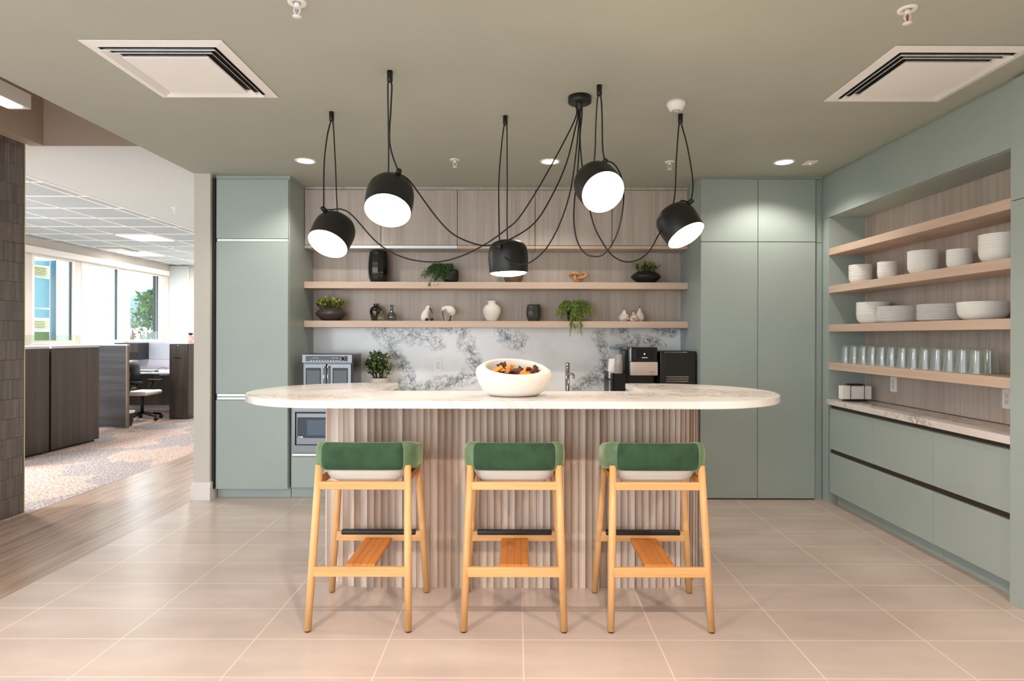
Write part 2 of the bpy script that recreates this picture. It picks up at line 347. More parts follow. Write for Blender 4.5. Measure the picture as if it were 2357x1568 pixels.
M['mright'] = marble('veined_quartz_side_top', [], (232, 224, 220), (96, 82, 76), 'xyr', .16, cloud=(190, 178, 172), scale=5)
g = G('marbled_stone_pears', .25); n = g.noise(g.co(rnd=20), 30, 5, .6, 1.5); M['pear'] = g.color(g.ramp(n, [(.35, (150, 118, 106)), (.5, (206, 188, 178)), (.65, (226, 218, 212))]))
g = G('pale_stone_pears', .3); n = g.noise(g.co(rnd=20), 12, 4, .6); M['pearw'] = g.color(g.ramp(n, [(.3, (214, 196, 184)), (.7, (226, 220, 216))]))
# ================================================================== ROOM SHELL
H = 2.74
struct('floor', MB().box(-2.70, 3.6, -1.5, 6.0, -.1, 0), M['tile'])
struct('floor', MB().box(-3.80, -2.70, -1.5, 13, -.1, -.0005), M['plank'])
struct('floor', MB().box(-7.45, -3.80, -1.5, 13, -.1, -.0003), M['carpet'])
struct('ceiling', MB().box(-2.72, 3.6, -1.5, 6.0, H, 3.30), M['ceil'])
struct('ceiling', MB().box(-4.59, -3.84, -1.5, 13, 2.87, 2.95).box(-3.84, -2.55, 4.725, 13, 2.87, 2.95), M['white_ceil'])
mb = MB().box(-7.55, -4.59, -1.5, 13, 2.87, 2.95); grid = struct('ceiling', mb, plain('ceiling_tile', (186, 196, 202), .85))
mb = MB()
for x in (-4.595, -4.73, -5.34, -5.95, -6.56, -7.17): mb.box(x-.012, x+.012, -1.5, 12.8, 2.862, 2.872)
k = -8
while 5.82+.6*k < 12.8:
    y = 5.82+.6*k; k += 1
    if y > -1.4: mb.box(-7.4, -4.58, y-.012, y+.012, 2.863, 2.872)
obj('grid_bar', mb, plain('white_grid_bar', (252, 252, 252), .5, var=0), grid)
# raised recess over the corridor
struct('ceiling', MB().box(-3.84, -2.72, -1.5, 4.80, 3.30, 3.36).box(-3.735, -2.72, 4.72, 4.80, 2.872, 3.30).box(-3.84, -3.735, -1.5, 4.80, 2.872, 3.30), M['taupe'])
wl = struct('wall_left', MB().box(-4.0, -3.84, 3.3, 4.67, 0, 2.87), M['finger'])
obj('edge_trim', MB().box(-3.842, -3.837, 4.668, 4.673, 0, 2.87), M['gold'], wl)
struct('wall_partition', MB().box(-2.715, -2.58, 5.03, 13, 0, H+.13), M['beige'])
mb = MB()
for (z0, z1, t) in ((0, .105, .016), (.105, .135, .012), (.135, .148, .006)): mb.box(-2.715-t, -2.57+.001, 5.03-t, 5.6, z0, z1)
struct('baseboard_left', mb, M['trimw'])
struct('wall_back', MB().box(-2.57, 3.6, 5.735, 5.9, 0, H), M['beige'])
struct('wall_rear_blocker', MB().box(-.2, 3.6, -1.6, -1.5, 0, H), M['beige'])  # unseen wall added to block rear daylight, so the ceiling darkens rightwards
struct('wall_right', MB().box(2.93, 3.1, -1.5, 5.72, 0, H), M['beige'])
struct('wall_office_end', MB().box(-7.45, -2.55, 12.8, 13, 0, 2.95), M['beige'])
# window wall with openings (x = -7.4)
WX = -7.4; z0, z1 = 1.24, 2.63
ops = [(0.4, 1.9), (2.0, 3.5), (3.6, 5.1), (5.2, 6.7), (6.8, 8.3)]
vis = [(9.13, 10.02), (10.17, 11.15), (11.32, 12.42)]
mb = MB().box(-7.45, WX, -1.5, 12.8, 0, z0).box(-7.45, WX, -1.5, 12.8, z1, 2.95)
ed = [-1.5]+[e for o in ops for e in o]+[e for o in vis for e in o]+[12.8]
for i in range(0, len(ed), 2): mb.box(-7.45, WX, ed[i], ed[i+1], z0, z1)
struct('wall_window', mb, plain('cream_wall_paint', (216, 208, 200), .75))
for i, (a, b) in enumerate(ops+vis):
    mb = MB()
    for (y0, y1, q0, q1) in ((a, a+.05, z0, z1), (b-.06, b, z0, z1), (a+.0502, b-.0602, z0, z0+.05), (a+.0502, b-.0602, z1-.04, z1)): mb.box(-7.455, -7.395, y0, y1, q0, q1)
    wo = struct('window_%d' % (i+1), mb, M['trimw'])
    obj('pane', MB().box(-7.435, -7.430, a+.05, b-.05, z0+.05, z1-.04), M['pane'], wo)
    if i >= 5:
        obj('sash_bar', MB().box(-7.425, -7.41, b-.10, b-.085, z0+.05, z1-.04).box(-7.425, -7.41, b-.075, b-.065, z0+.05, z1-.04), plain('dark_sash', (60, 78, 88), .4), wo)
        obj('sill', MB().box(-7.42, -7.36, a-.03, b+.03, z0-.04, z0), M['trimw'], wo)
single('roller_shade_cassette', MB().rbox(-7.39, -7.28, 8.7, 12.55, 2.62, 2.72, .008), M['trimw'], 'long white roller shade cassette above the office windows', 'window shade', (-7.34, 10.6, 2.62))
mb = MB()
pts = [(-7.39+.0125*i, 12.72+(.025 if i % 2 else 0)) for i in range(31)]+[(-7.015, 12.79), (-7.39, 12.79)]
mb.prism(pts, .02, 2.85)
single('ribbed_wall_panel', mb, M['pale'], 'pale finely ribbed wall panel in the far corner beside the last window', 'wall panel', (-7.2, 12.75, .02))

# ------------------------------------------------------------------ kitchen: left tall cabinet
def door(parent, x0, x1, y, z0, z1, m=None, name='door', t=.02):
    return obj(name, MB().rbox(x0, x1, y, y+t, z0, z1, .0015, 1), m or M['sage'], parent)
YF = 5.08
t = thing('tall_cabinet', 'tall sage green pantry cabinet left of the oven with three stacked doors', 'cabinet', (-2.25, 5.4, 0))
obj('body', MB().box(-2.57, -1.94, YF+.021, 5.72, .085, 2.738), M['sage'], t)
obj('plinth', MB().box(-2.56, -1.93, 5.13, 5.7, 0, .085), M['sage'], t)
obj('crown_strip', MB().box(-2.565, -1.935, YF+.015, 5.7, 2.712, 2.7395), M['sage'], t)
obj('gap_shade_strip', MB().box(-2.575, -2.558, 5.06, 5.1, .085, 2.71), M['gap'], t)  # dark strip stands in for the shade in the side gap
for (a, b) in ((2.203, 2.707), (.889, 2.177), (.079, .834)): door(t, -2.555, -1.945, YF, a, b)
for (a, b) in ((2.180, 2.200),): obj('pull_strip', MB().box(-2.55, -1.95, YF+.004, YF+.03, a, b), M['alu'], t)
obj('pull_strip', MB().box(-2.55, -1.95, YF+.006, YF+.03, .865, .885).box(-2.55, -1.95, YF+.006, YF+.03, .838, .856), M['alu'], t)
# right tall cabinet pair
t = thing('tall_cabinet', 'wide tall sage green cabinet in the right back corner with four flush doors', 'cabinet', (2.04, 5.4, 0))
obj('body', MB().box(1.55, 2.528, YF+.021, 5.72, .005, 2.738), M['sage'], t)
obj('crown_strip', MB().box(1.545, 2.59, YF+.012, 5.7, 2.722, 2.7395), M['sage'], t)
for x0, x1 in ((1.553, 2.0345), (2.0385, 2.522)):
    for a, b in ((.012, 2.183), (2.188, 2.718)): door(t, x0, x1, YF, a, b)
obj('gap_shade_strip', MB().box(1.555, 2.52, YF+.015, YF+.0215, .012, 2.718), M['gap'], t)  # dark sheet behind the doors paints the shade of their gaps
obj('filler_panel', MB().box(2.532, 2.60, YF+.03, 5.7, 0, 2.183).box(2.532, 2.60, YF+.03, 5.7, 2.187, 2.72), M['sage'], t)
# upper oak cabinets
xs = [-1.938, -1.244, -.549, .158, .857, 1.548]; nm = ['leftmost, beside the tall pantry cabinet', 'second from the left', 'middle one behind the central pendant', 'second from the right', 'rightmost, beside the right tall cabinet']
for i in range(5):
    a, b = xs[i]+.0015, xs[i+1]-.0015
    t = thing('upper_cabinet', 'pale oak upper wall cabinet, '+nm[i], 'cabinet', ((a+b)/2, 5.58, 2.185), 'oak upper cabinets')
    obj('body', MB().box(a, b, 5.472, 5.72, 2.176, 2.712), M['oakv'], t)
    obj('gap_shade_strip', MB().box(a, b, 5.4702, 5.4718, 2.206, 2.71), M['gap'], t)  # thin dark sheet puts shade into the gaps between oak doors
    obj('door', MB().rbox(a+.001, b-.001, 5.45, 5.47, 2.208, 2.708, .001, 1), M['oakv'], t)
    obj('finger_pull', MB().box(a, b, 5.452, 5.4715, 2.178, 2.204), M['alu'] if i < 2 else M['oakh'], t)
struct('trim_1', MB().box(-1.94, 1.55, 5.462, 5.72, 2.714, 2.7395), M['oakv'])
single('backing_panel', MB().box(-1.94, 1.55, 5.70, 5.72, 1.50, 2.176), M['oakv'], 'oak laminate backing panel behind the two open back wall shelves', 'wall panel', (-.2, 5.71, 1.5))
single('backsplash', MB().box(-1.94, 1.55, 5.70, 5.72, .864, 1.4995), M['marble'], 'white quartz backsplash with dark grey veins above the back counter', 'backsplash', (0, 0, 0))
single('shelf', MB().rbox(-1.938, 1.548, 5.44, 5.70, 1.812, 1.872, .0015, 1), M['oakh'], 'upper oak shelf on the back wall holding the tall black vase and wooden knot', 'shelf', (-.2, 5.57, 1.812), 'back wall shelves')
single('shelf', MB().rbox(-1.938, 1.548, 5.44, 5.70, 1.458, 1.518, .0015, 1), M['oakh'], 'lower oak shelf on the back wall holding the bird figurines and stone pears', 'shelf', (-.2, 5.57, 1.458), 'back wall shelves')
# base cabinets + counter on the back wall
t = thing('base_cabinet', 'sage green base cabinet run under the back counter, mostly hidden by the island', 'cabinet', (-.2, 5.4, 0))
obj('body', MB().box(-1.28, 1.545, 5.10, 5.70, .09, .824).box(-1.93, -1.28, 5.12, 5.70, .09, .37).box(-1.93, -1.915, 5.12, 5.70, .37, .824), M['sage'], t)
obj('plinth', MB().box(-1.935, 1.545, 5.13, 5.6, 0, .09), M['sage'], t)
obj('drawer_front', MB().rbox(-1.915, -1.285, 5.085, 5.105, .092, .352, .0015, 1), M['sage'], t)
obj('finger_pull', MB().box(-1.912, -1.285, 5.095, 5.12, .357, .378), M['alu'], t)
for i in range(4):
    x0 = -1.275+i*.705; door(t, x0, x0+.70, YF, .092, .82)
single('back_counter', MB().rbox(-1.938, 1.546, 5.06, 5.70, .824, .864, .003), M['mright'], 'white quartz counter along the back wall carrying the oven and coffee machine', 'countertop', (-.2, 5.4, .824))
# built-in microwave
t = thing('microwave', 'stainless built-in microwave under the back counter left of the island', 'microwave', (-1.6, 5.3, .385))
obj('trim_kit', MB().box(-1.905, -1.285, 5.085, 5.10, .385, .45).box(-1.905, -1.285, 5.085, 5.10, .735, .82).box(-1.905, -1.885, 5.085, 5.10, .45, .735).box(-1.31, -1.285, 5.085, 5.10, .45, .735), M['steel'], t)
obj('body', MB().box(-1.888, -1.305, 5.10, 5.6, .447, .738), M['black'], t)
d = obj('door', MB().rbox(-1.872, -1.40, 5.07, 5.0995, .457, .727, .006), M['steel'], t)
obj('door_glass', MB().rbox(-1.86, -1.41, 5.067, 5.075, .515, .690, .004), plain('microwave_glass', (30, 48, 60), .08), d)
obj('window', MB().box(-1.775, -1.48, 5.065, 5.0675, .540, .667), plain('microwave_window', (70, 92, 110), .12), d)
obj('control_panel', MB().box(-1.395, -1.32, 5.075, 5.0995, .46, .725), M['black'], t)
text('lettering', 'Profile', .016, M['led'], d, Matrix.Translation((-1.83, 5.066, .524))@Matrix.Rotation(PI/2, 4, 'X'))

# ------------------------------------------------------------------ right wall niche unit
XR = 2.59
t = thing('niche_cabinet', 'sage green built-in surround framing the open shelves along the right wall', 'cabinet', (2.76, 4, 0))
obj('end_panel', MB().box(XR, 2.93, 4.99, 5.085, 0, 2.375), M['sage'], t)
obj('tall_panel', MB().rbox(2.57, 2.93, 2.55, 3.127, .0, 2.09, .001, 1).rbox(2.57, 2.93, 2.55, 3.127, 2.094, 2.722, .001, 1), M['sage'], t)
obj('top_fascia', MB().box(XR, 2.93, 3.1285, 5.095, 2.378, 2.722), M['sage'], t)
obj('crown_strip', MB().box(XR+.008, 2.93, 2.55, 5.1, 2.723, 2.7395), M['sage'], t)
obj('back_panel', MB().box(2.89, 2.93, 3.128, 4.06, .87, 2.375).box(2.89, 2.93, 4.0625, 4.99, .87, 2.375), M['oakv'], t)
obj('niche_ceiling_shaded', MB().box(XR+.02, 2.89, 3.128, 4.99, 2.374, 2.3775), M['sage'], t)  # sage in place of oak: shade of the underside put into the colour
for z1, lb in ((2.117, 'topmost empty oak shelf in the right wall niche'), (1.803, 'oak shelf in the right wall niche holding five stacks of white bowls'), (1.483, 'oak shelf in the right wall niche holding plates and wide bowls'), (1.169, 'lowest oak shelf in the right wall niche holding the row of glasses')):
    single('shelf', MB().rbox(XR, 2.889, 3.129, 4.989, z1-.058, z1, .0015, 1), M['oakhy'], lb, 'shelf', (2.74, 4.06, z1-.058), 'right wall shelves')
single('side_counter', MB().rbox(2.572, 2.889, 3.129, 4.989, .822, .866, .003), M['mright'], 'white veined quartz counter along the right wall above the drawers', 'countertop', (2.73, 4.06, .822))
ys = [4.97, 4.36, 3.74, 3.13]
for i, pl in enumerate(('farthest, at the back corner', 'middle of the three', 'nearest to the tall end panel')):
    a, b = ys[i+1]+.002, ys[i]-.002
    t = thing('drawer_cabinet', 'sage green two-drawer base cabinet on the right wall, '+pl, 'cabinet', (2.75, (a+b)/2, 0), 'drawer cabinets on the right wall')
    obj('body', MB().box(2.612, 2.928, a, b, .095, .8215), M['sage'], t)
    obj('plinth', MB().box(2.657, 2.92, a, b, 0, .095), M['sage'], t)
    for (q0, q1) in ((.457, .790), (.095, .420)):
        obj('drawer', MB().rbox(XR, XR+.02, a, b, q0, q1, .0015, 1), M['sage'], t)
    for (q0, q1) in ((.425, .452), (.795, .820)):
        obj('finger_channel', MB().box(XR+.012, XR+.021, a, b, q0, q1), M['bronze'], t)
# outlets
def outlet(c, axis, label, nm_='power_outlet'):
    x, y, z = c; t = thing(nm_, label, 'outlet', c, 'wall outlets')
    def B(u0, u1, v0, v1, t0, t1):
        return MB().box(x-t1, x-t0, y+u0, y+u1, z+v0, z+v1) if axis == 'x' else MB().box(x+u0, x+u1, y-t1, y-t0, z+v0, z+v1)
    obj('cover_plate', B(-.036, .036, -.058, .058, 0, .006), M['whp'], t)
    obj('socket', B(-.017, .017, -.034, .034, .006, .009), M['white'], t)
    mb = MB()
    for zz in (-.018, .018):
        for (u, w_, h) in ((-.007, .0012, .005), (.007, .0012, .004)):
            b = B(u-w_, u+w_, zz+.003-h, zz+.003+h, .009, .0095); mb.add(b.v, b.f)
        b = B(-.002, .002, zz-.011, zz-.007, .009, .0095); mb.add(b.v, b.f)
    obj('slots', mb, M['gap'], t)
outlet((2.89, 4.60, 1.02), 'x', 'white wall outlet in the right niche, just right of the napkin holder')
outlet((2.89, 3.53, 1.02), 'x', 'white wall outlet in the right niche beside the tall end panel')
p = at(1008, 841, 5.70); outlet((p.x, 5.70, p.z), 'y', 'white wall outlet on the veined backsplash left of the island bowl')
p = at(819, 874, 5.70); outlet((p.x, 5.70, p.z), 'y', 'wall outlet low on the backsplash between the oven and the leafy plant')

# ------------------------------------------------------------------ island
cxl, cxr, R, y0 = -.96, .91, .56, 2.906
pts = []
for k in range(0, 25): a = -PI/2+PI/2*k/24; pts.append((cxr+R*math.cos(a), y0+R+R*math.sin(a)))
for k in range(1, 25): a = PI/2*k/24; pts.append((cxr+R*math.cos(a), y0+R+R*math.sin(a)))
pts += [(.725, y0+2*R), (.725, 3.455), (-.80, 3.455), (-.80, y0+2*R)]
for k in range(0, 49): a = PI/2+PI*k/48; pts.append((cxl+R*math.cos(a), y0+R+R*math.sin(a)))
bm = bmesh.new(); f = bm.faces.new([bm.verts.new((x, y, 1.030)) for x, y in pts]); r_ = bmesh.ops.extrude_face_region(bm, geom=[f])
for v in r_['geom']:
    if isinstance(v, bmesh.types.BMVert): v.co.z = 1.067
bm.normal_update(); es = [e for e in bm.edges if abs(e.verts[0].co.z-e.verts[1].co.z) < 1e-4]
bmesh.ops.bevel(bm, geom=es, offset=.003, segments=2, affect='EDGES')
me = bpy.data.meshes.new('countertop'); bm.to_mesh(me); bm.free(); me.materials.append(M['mtop'])
isl = thing('kitchen_island', 'bar-height island with fluted wood base and rounded white quartz top in the room centre', 'kitchen island', (-.03, 3.6, 0))
o = bpy.data.objects.new('countertop', me); C.objects.link(o); me.transform(Matrix.Translation(-isl.location)); o.parent = isl
# fluted shell
path = []; cb = .35; xl, xr, yf = -1.144, 1.087, 3.284
L1 = 4.0-(yf+cb); arc = PI/2*cb; L2 = (xr-xl)-2*cb; tot = 2*L1+2*arc+L2
def shell(s):
    if s < L1: return Vector((xl, 4.0-s, 0)), Vector((-1, 0, 0))
    s -= L1
    if s < arc: a = PI+s/cb; n = Vector((math.cos(a), math.sin(a), 0)); return Vector((xl+cb, yf+cb, 0))+n*cb, n
    s -= arc
    if s < L2: return Vector((xl+cb+s, yf, 0)), Vector((0, -1, 0))
    s -= L2
    if s < arc: a = -PI/2+s/cb; n = Vector((math.cos(a), math.sin(a), 0)); return Vector((xr-cb, yf+cb, 0))+n*cb, n
    s -= arc; return Vector((xr, yf+cb+s, 0)), Vector((1, 0, 0))
NS = round(tot/.0385); W_ = tot/NS; K = 8; P_ = []; tone = []
for i in range(NS):
    tn = .3+.7*random.random()
    for k in range(K):
        u = k/K; dep = .012*(math.sin(PI*u))**.8 if u > 0 else 0
        p, n = shell((i+u)*W_); P_.append(p-n*dep); tone.append(tn)
    p, n = shell((i+.955)*W_); P_.append(p-n*.0028); tone.append(0)
p, n = shell(tot-1e-5); P_.append(p)
vs_ = [(p.x, p.y, z) for z in (0, 1.03) for p in P_]; N_ = len(P_)
me = bpy.data.meshes.new('fluted_base'); me.from_pydata([Vector(v)-isl.location for v in vs_], [], [(i, i+1, N_+i+1, N_+i) for i in range(N_-1)])
at2 = me.attributes.new('tone', 'FLOAT', 'FACE')
for i in range(N_-1): at2.data[i].value = tone[i]
me.materials.append(M['slat']); me.update()
o = bpy.data.objects.new('fluted_base', me); C.objects.link(o); o.parent = isl
obj('base_cabinet', MB().box(-1.09, 1.03, 3.66, 3.99, 0, .86).box(-.78, .70, 3.31, 3.66, 0, .86).box(-.78, .70, 3.31, 3.42, .86, 1.029).box(-1.09, -.80, 3.66, 3.99, .86, 1.029).box(.72, 1.03, 3.66, 3.99, .86, 1.029), M['sage'], isl)
# sculptural bowl with dried petals
t = thing('decorative_bowl', 'large matte white bowl with slanted organic rim on the island, filled with dried petals', 'bowl', (-.02, 3.2, 1.067))
mb = MB(); Rr = []; N = 48
def rimz(a): return .155+.045*math.sin(a-.35)+.010*math.cos(a+.9)
prof = [(.10, 0, 0), (.13, .004, 0), (.165, .03, .18), (.19, .07, .5), (.202, .10, .72), (.198, .11, .88), (.178, .118, .97), (.162, .12, 1.0), (.150, .112, .97), (.150, .10, .8), (.14, .06, .5), (.10, .03, .25), (.02, .024, .2)]
for r, zz, k in prof:
    ring = []
    for j in range(N):
        a = 2*PI*j/N; top = rimz(a)
        ring.append(Vector((-.02+r*1.0*math.cos(a), 3.2+r*.86*math.sin(a), 1.067+(k*top if k > 0 else zz))))
    Rr.append(ring)
mb.rings(Rr); obj('bowl_body', mb, M['matw'], t)
def petal(c, s, m, parent=None, seed=0, lab=None):
    rr = random.Random(seed); mb = MB(); q = Matrix.Rotation(rr.uniform(0, 6), 3, 'Z')@Matrix.Rotation(rr.uniform(-1, 1), 3, 'X')@Matrix.Rotation(rr.uniform(-.8, .8), 3, 'Y')
    n = 6; R_ = []
    for lay in (0, .004):
        R_.append([[Vector(c)+q@Vector(((i/n-.5)*s*2*(1-.5*abs(j/n-.5)+rr.uniform(-.22, .22)), (j/n-.5)*s*1.5*(1+rr.uniform(-.2, .2)), .4*s*math.cos(3.5*(i/n-.5))*1+lay+rr.uniform(-.22, .22)*s)) for i in range(n+1)] for j in range(n+1)])
    for L in R_: mb.rings(L, closed=False, cap=False)
    return mb
spots = [(-.105, 3.17, 1.205, .04, 1), (-.07, 3.21, 1.215, .05, 0), (-.05, 3.17, 1.212, .03, 1), (-.01, 3.2, 1.195, .04, 0), (.03, 3.17, 1.185, .04, 1), (.05, 3.22, 1.2, .035, 1), (.085, 3.19, 1.20, .045, 0), (.0, 3.24, 1.19, .05, 0), (-.03, 3.25, 1.2, .04, 1), (.06, 3.15, 1.18, .035, 1), (-.11, 3.23, 1.19, .04, 0), (.02, 3.25, 1.18, .05, 0), (-.02, 3.14, 1.185, .035, 0), (.1, 3.24, 1.185, .035, 1)]
for i, (x, y, z, s, k) in enumerate(spots):
    mb = petal((x, y, z-.012), s, None, seed=i)
    single('dried_petal', mb, M['dried2'] if k else M['dried1'], ('orange dried petal' if k else 'dark reddish-brown dried petal')+' in the white island bowl', 'dried petal', (x, y, z-.012), ('orange' if k else 'dark')+' petals in the island bowl')

# ------------------------------------------------------------------ bar stools
def stool(loc, label):
    t = thing('bar_stool', label, 'bar stool', loc, 'green velvet bar stools'); lx, ly, _ = loc
    W = lambda x, y, z: Vector((lx+x, ly+y, z))
    for s in (-1, 1):
        for (a, b) in (((s*.235, -.217, .0), (s*.213, -.125, .76)), ((s*.255, .217, .0), (s*.205, .195, .76))):
            leg = obj('leg', MB().tube([W(a[0], a[1], .005), W(*[a[k]+(b[k]-a[k])*.5 for k in range(3)]), W(*b)], [.0165, .0185, .0175], 16), M['ash'], t)
            obj('foot_pad', MB().tube([W(a[0], a[1], 0), W(a[0], a[1], .006)], .014, 12), M['black'], leg)
    obj('seat_rail', MB().rbox(lx-.215, lx+.215, ly-.15, ly-.128, .645, .683, .004), M['ashx'], t)
    obj('seat_rail', MB().rbox(lx-.205, lx+.205, ly+.186, ly+.208, .66, .70, .004), M['ashx'], t)
    for s in (-1, 1): obj('side_rail', MB().rbox(lx+s*.208-.01, lx+s*.208+.01, ly-.13, ly+.19, .665, .70, .004), M['ashy'], t)
    obj('low_rail', MB().rbox(lx-.228, lx+.228, ly-.20, ly-.178, .247, .293, .004), M['ashx'], t)
    obj('foot_rail', MB().rbox(lx-.245, lx+.245, ly+.193, ly+.217, .282, .334, .004), M['ashx'], t)
    obj('footrest_cap', MB().rbox(lx-.20, lx+.20, ly+.189, ly+.221, .316, .341, .006, 3), M['blackm'], t)
    mb = MB()
    for i in range(4): mb.rbox(lx-.07+i*.035, lx-.07+(i+1)*.035, ly-.18, ly+.195, .283, .301, .002, 1)
    obj('stretcher_board', mb, M['ashy'], t)
    # seat cushion
    mb = MB(); R_ = []
    for (k, z) in ((.0, .66), (.55, .662), (.80, .672), (.93, .69), (1, .72), (1, .75), (.96, .772), (.85, .785), (.5, .79), (0, .792)):
        ring = []
        for j in range(40):
            a = 2*PI*j/40; c_, s_ = math.cos(a), math.sin(a); e = .38
            ring.append(W(.203*k*math.copysign(abs(c_)**e, c_), .045+.165*k*math.copysign(abs(s_)**e, s_), z))
        R_.append(ring)
    mb.rings(R_); obj('seat_cushion', mb, M['cushion'], t)
    # backrest: padded C band
    path = [(-.215, .16), (-.217, .10), (-.217, 0.0), (-.215, -.05), (-.205, -.095), (-.18, -.122), (-.14, -.131), (0, -.133), (.14, -.131), (.18, -.122), (.205, -.095), (.215, -.05), (.217, 0.0), (.217, .10), (.215, .16)]
    pp = spline([Vector((x, y, 0)) for x, y in path], 6)
    def band(a, b, closeA, closeB):
        R_ = []
        for i in range(a, b+1):
            tt = (pp[min(i+1, len(pp)-1)]-pp[max(i-1, 0)]).normalized(); n = Vector((tt.y, -tt.x, 0)); k = 1
            e = min(i, len(pp)-1-i); k = 1 if e > 6 else max(.15, math.sin(PI/2*(e+.6)/6.6))
            ring = []
            for j in range(20):
                q = 2*PI*j/20; cu, su = math.cos(q), math.sin(q)
                u = .033*math.copysign(abs(cu)**.75, cu)*k; v = .067*math.copysign(abs(su)**.6, su)*(.5+.5*k)
                ring.append(W(pp[i].x+n.x*u, pp[i].y+n.y*u, .803+v-.052*max(0, min(1, (pp[i].y+.10)/.26))))
            R_.append(ring)
        return MB().rings(R_)
    n = len(pp)-1; i0 = int(n*.365); i1 = n-i0
    obj('backrest', band(i0, i1, 0, 0), M['velvet'], t)
    obj('armrest', band(0, i0, 0, 0), M['velvet_sheen'], t); obj('armrest', band(i1, n, 0, 0), M['velvet_sheen'], t)
    return t
stool((-.742, 3.02, 0), 'left bar stool with green velvet back and ash legs at the island')
stool((-.013, 3.02, 0), 'middle bar stool with green velvet back and ash legs, directly below the island bowl')
stool((.676, 3.02, 0), 'right bar stool with green velvet back and ash legs at the island')

# ------------------------------------------------------------------ pendants
CAN = Vector((.35, 3.40, H))
t = thing('ceiling_canopy', 'round black canopy on the ceiling where all five pendant cords meet', 'light fixture', CAN)
obj('cap', MB().lathe([(.0, 0), (.066, 0), (.066, -.032), (.06, -.037), (0, -.037)], CAN, n=48), M['blackm'], t)
obj('cord_grip', MB().lathe([(.018, -.037), (.018, -.075), (0, -.075)], CAN, n=20), M['blackm'], t)
sh = [(.1165, 0), (.118, .004), (.1205, .05), (.1225, .09), (.1215, .125), (.116, .152), (.104, .175), (.085, .191), (.06, .200), (.03, .204), (0, .205),
      (0, .202), (.06, .197), (.083, .188), (.101, .172), (.113, .150), (.1185, .125), (.1195, .09), (.1175, .05), (.115, .004), (.1165, 0)]
LAMPS = [
 ('first from the left, hanging by the tall pantry cabinet', (-1.11, 3.5, 1.915), (-.17, -.568, -.805), .16, (-.379, -.717, .586), (-1.131, 3.638), [(762, 482), (785, 481), (812, 497), (870, 560), (930, 593), (1000, 603), (1060, 590), (1120, 560), (1166, 527), (1195, 500), (1240, 430), (1290, 340), (1324, 270)], (745, 380), (777, 495)),
 ('second from the left, turned toward the room', (-.658, 3.03, 2.012), (.003, -.571, -.821), .175, (.452, -.732, .51), (-.657, 3.072), [(922, 402), (945, 420), (1000, 495), (1040, 537), (1085, 559), (1125, 565), (1173, 551), (1230, 513), (1270, 450), (1303, 375), (1322, 300), (1329, 268)], (896, 330), (893, 400)),
 ('third from the left, pointing straight down', (-.055, 3.68, 1.769), (.03, .004, -1), .15, (-.372, -.928, 0), (-.078, 3.695), [(1158, 585), (1168, 598), (1185, 606), (1205, 608), (1222, 603), (1245, 585), (1265, 560), (1290, 510), (1312, 440), (1325, 350), (1332, 270)], (1147, 430), (1168, 555)),
 ('fourth from the left, highest of the row', (.451, 3.16, 2.14), (.223, -.772, -.595), .17, (.45, -.30, .84), (.439, 3.24), [(1406, 374), (1420, 388), (1431, 415), (1435, 450), (1430, 500), (1417, 545), (1400, 575), (1385, 588), (1370, 591), (1348, 585), (1330, 560), (1321, 520), (1321, 470), (1328, 400), (1333, 320), (1334, 268)], (1386, 340), (1366, 375)),
 ('rightmost, hanging beside the right tall cabinet', (.999, 3.55, 1.979), (.385, -.412, -.826), .16, (.679, -.48, .556), (.992, 3.661), [(1580, 465), (1568, 463), (1558, 474), (1540, 505), (1516, 540), (1500, 570), (1480, 592), (1455, 603), (1430, 601), (1405, 585), (1383, 553), (1365, 515), (1350, 450), (1340, 390), (1334, 320), (1338, 268)], (1594, 420), (1550, 465))]
for (nm_, c, nrm, h, u, hk, sw, mid, back) in LAMPS:
    c = Vector(c); nrm = Vector(nrm).normalized(); a = -nrm; u = Vector(u); u = (u-a*u.dot(a)).normalized()
    t = thing('pendant_lamp', 'black bell-shaped pendant lamp, '+nm_, 'pendant lamp', c, 'black pendants over the island')
    obj('lamp_shade', MB().lathe(sh, c, a, 48), M['blackm'], t)
    obj('diffuser', MB().lathe([(0, -.020), (.04, -.018), (.08, -.012), (.105, -.004), (.1142, .006), (.1142, .012), (0, .012)], c, a, 48), M['pend'], t)
    kp = c+a*h+u*(.112 if h < .165 else .098)
    kn = obj('cord_knob', MB().lathe([(0, -.012), (.013, -.012), (.0145, .012), (.0145, .03), (.012, .034), (0, .034)], kp, u, 20), M['blackm'], t)
    hook = Vector((hk[0], hk[1], H))
    obj('ceiling_hook', MB().lathe([(0, 0), (.0145, 0), (.0145, -.052), (.012, -.056), (0, -.056)], hook, n=20), M['blackm'], t)
    dd = (hk[1]+kp.y)/2; kq = kp+u*.018
    m1 = at(*mid, hk[1]*.5+kp.y*.5); side = -1 if m1.x < hook.x else 1
    obj('cord', MB().tube(spline([hook+Vector((.0, 0, -.05)), hook+Vector((.010*side, 0, -.075)), hook.lerp(m1, .5)+Vector((.006*side, 0, 0)), m1, kq], 8), .0042, 8), M['cordm'], t)
    bp = c+a*.14-u*.10; b1 = at(*back, bp.y)
    obj('cord', MB().tube(spline([hook+Vector((0, 0, -.05)), hook+Vector((-.010*side, 0, -.075)), hook.lerp(b1, .5)+Vector((-.004*side, 0, 0)), b1, bp], 8), .0042, 8), M['cordm'], t)
    n = len(sw); pts = [kq]+[at(px, py, kp.y+(CAN.y-kp.y)*((i+1)/n)**1.2+(.03 if 'right' in nm_ and i < 5 else 0)) for i, (px, py) in enumerate(sw)]
    pts.append(Vector((pts[-1].x, CAN.y, H-.05)))
    obj('swag_cord', MB().tube(spline(pts, 6), .0042, 8), M['cordm'], t)

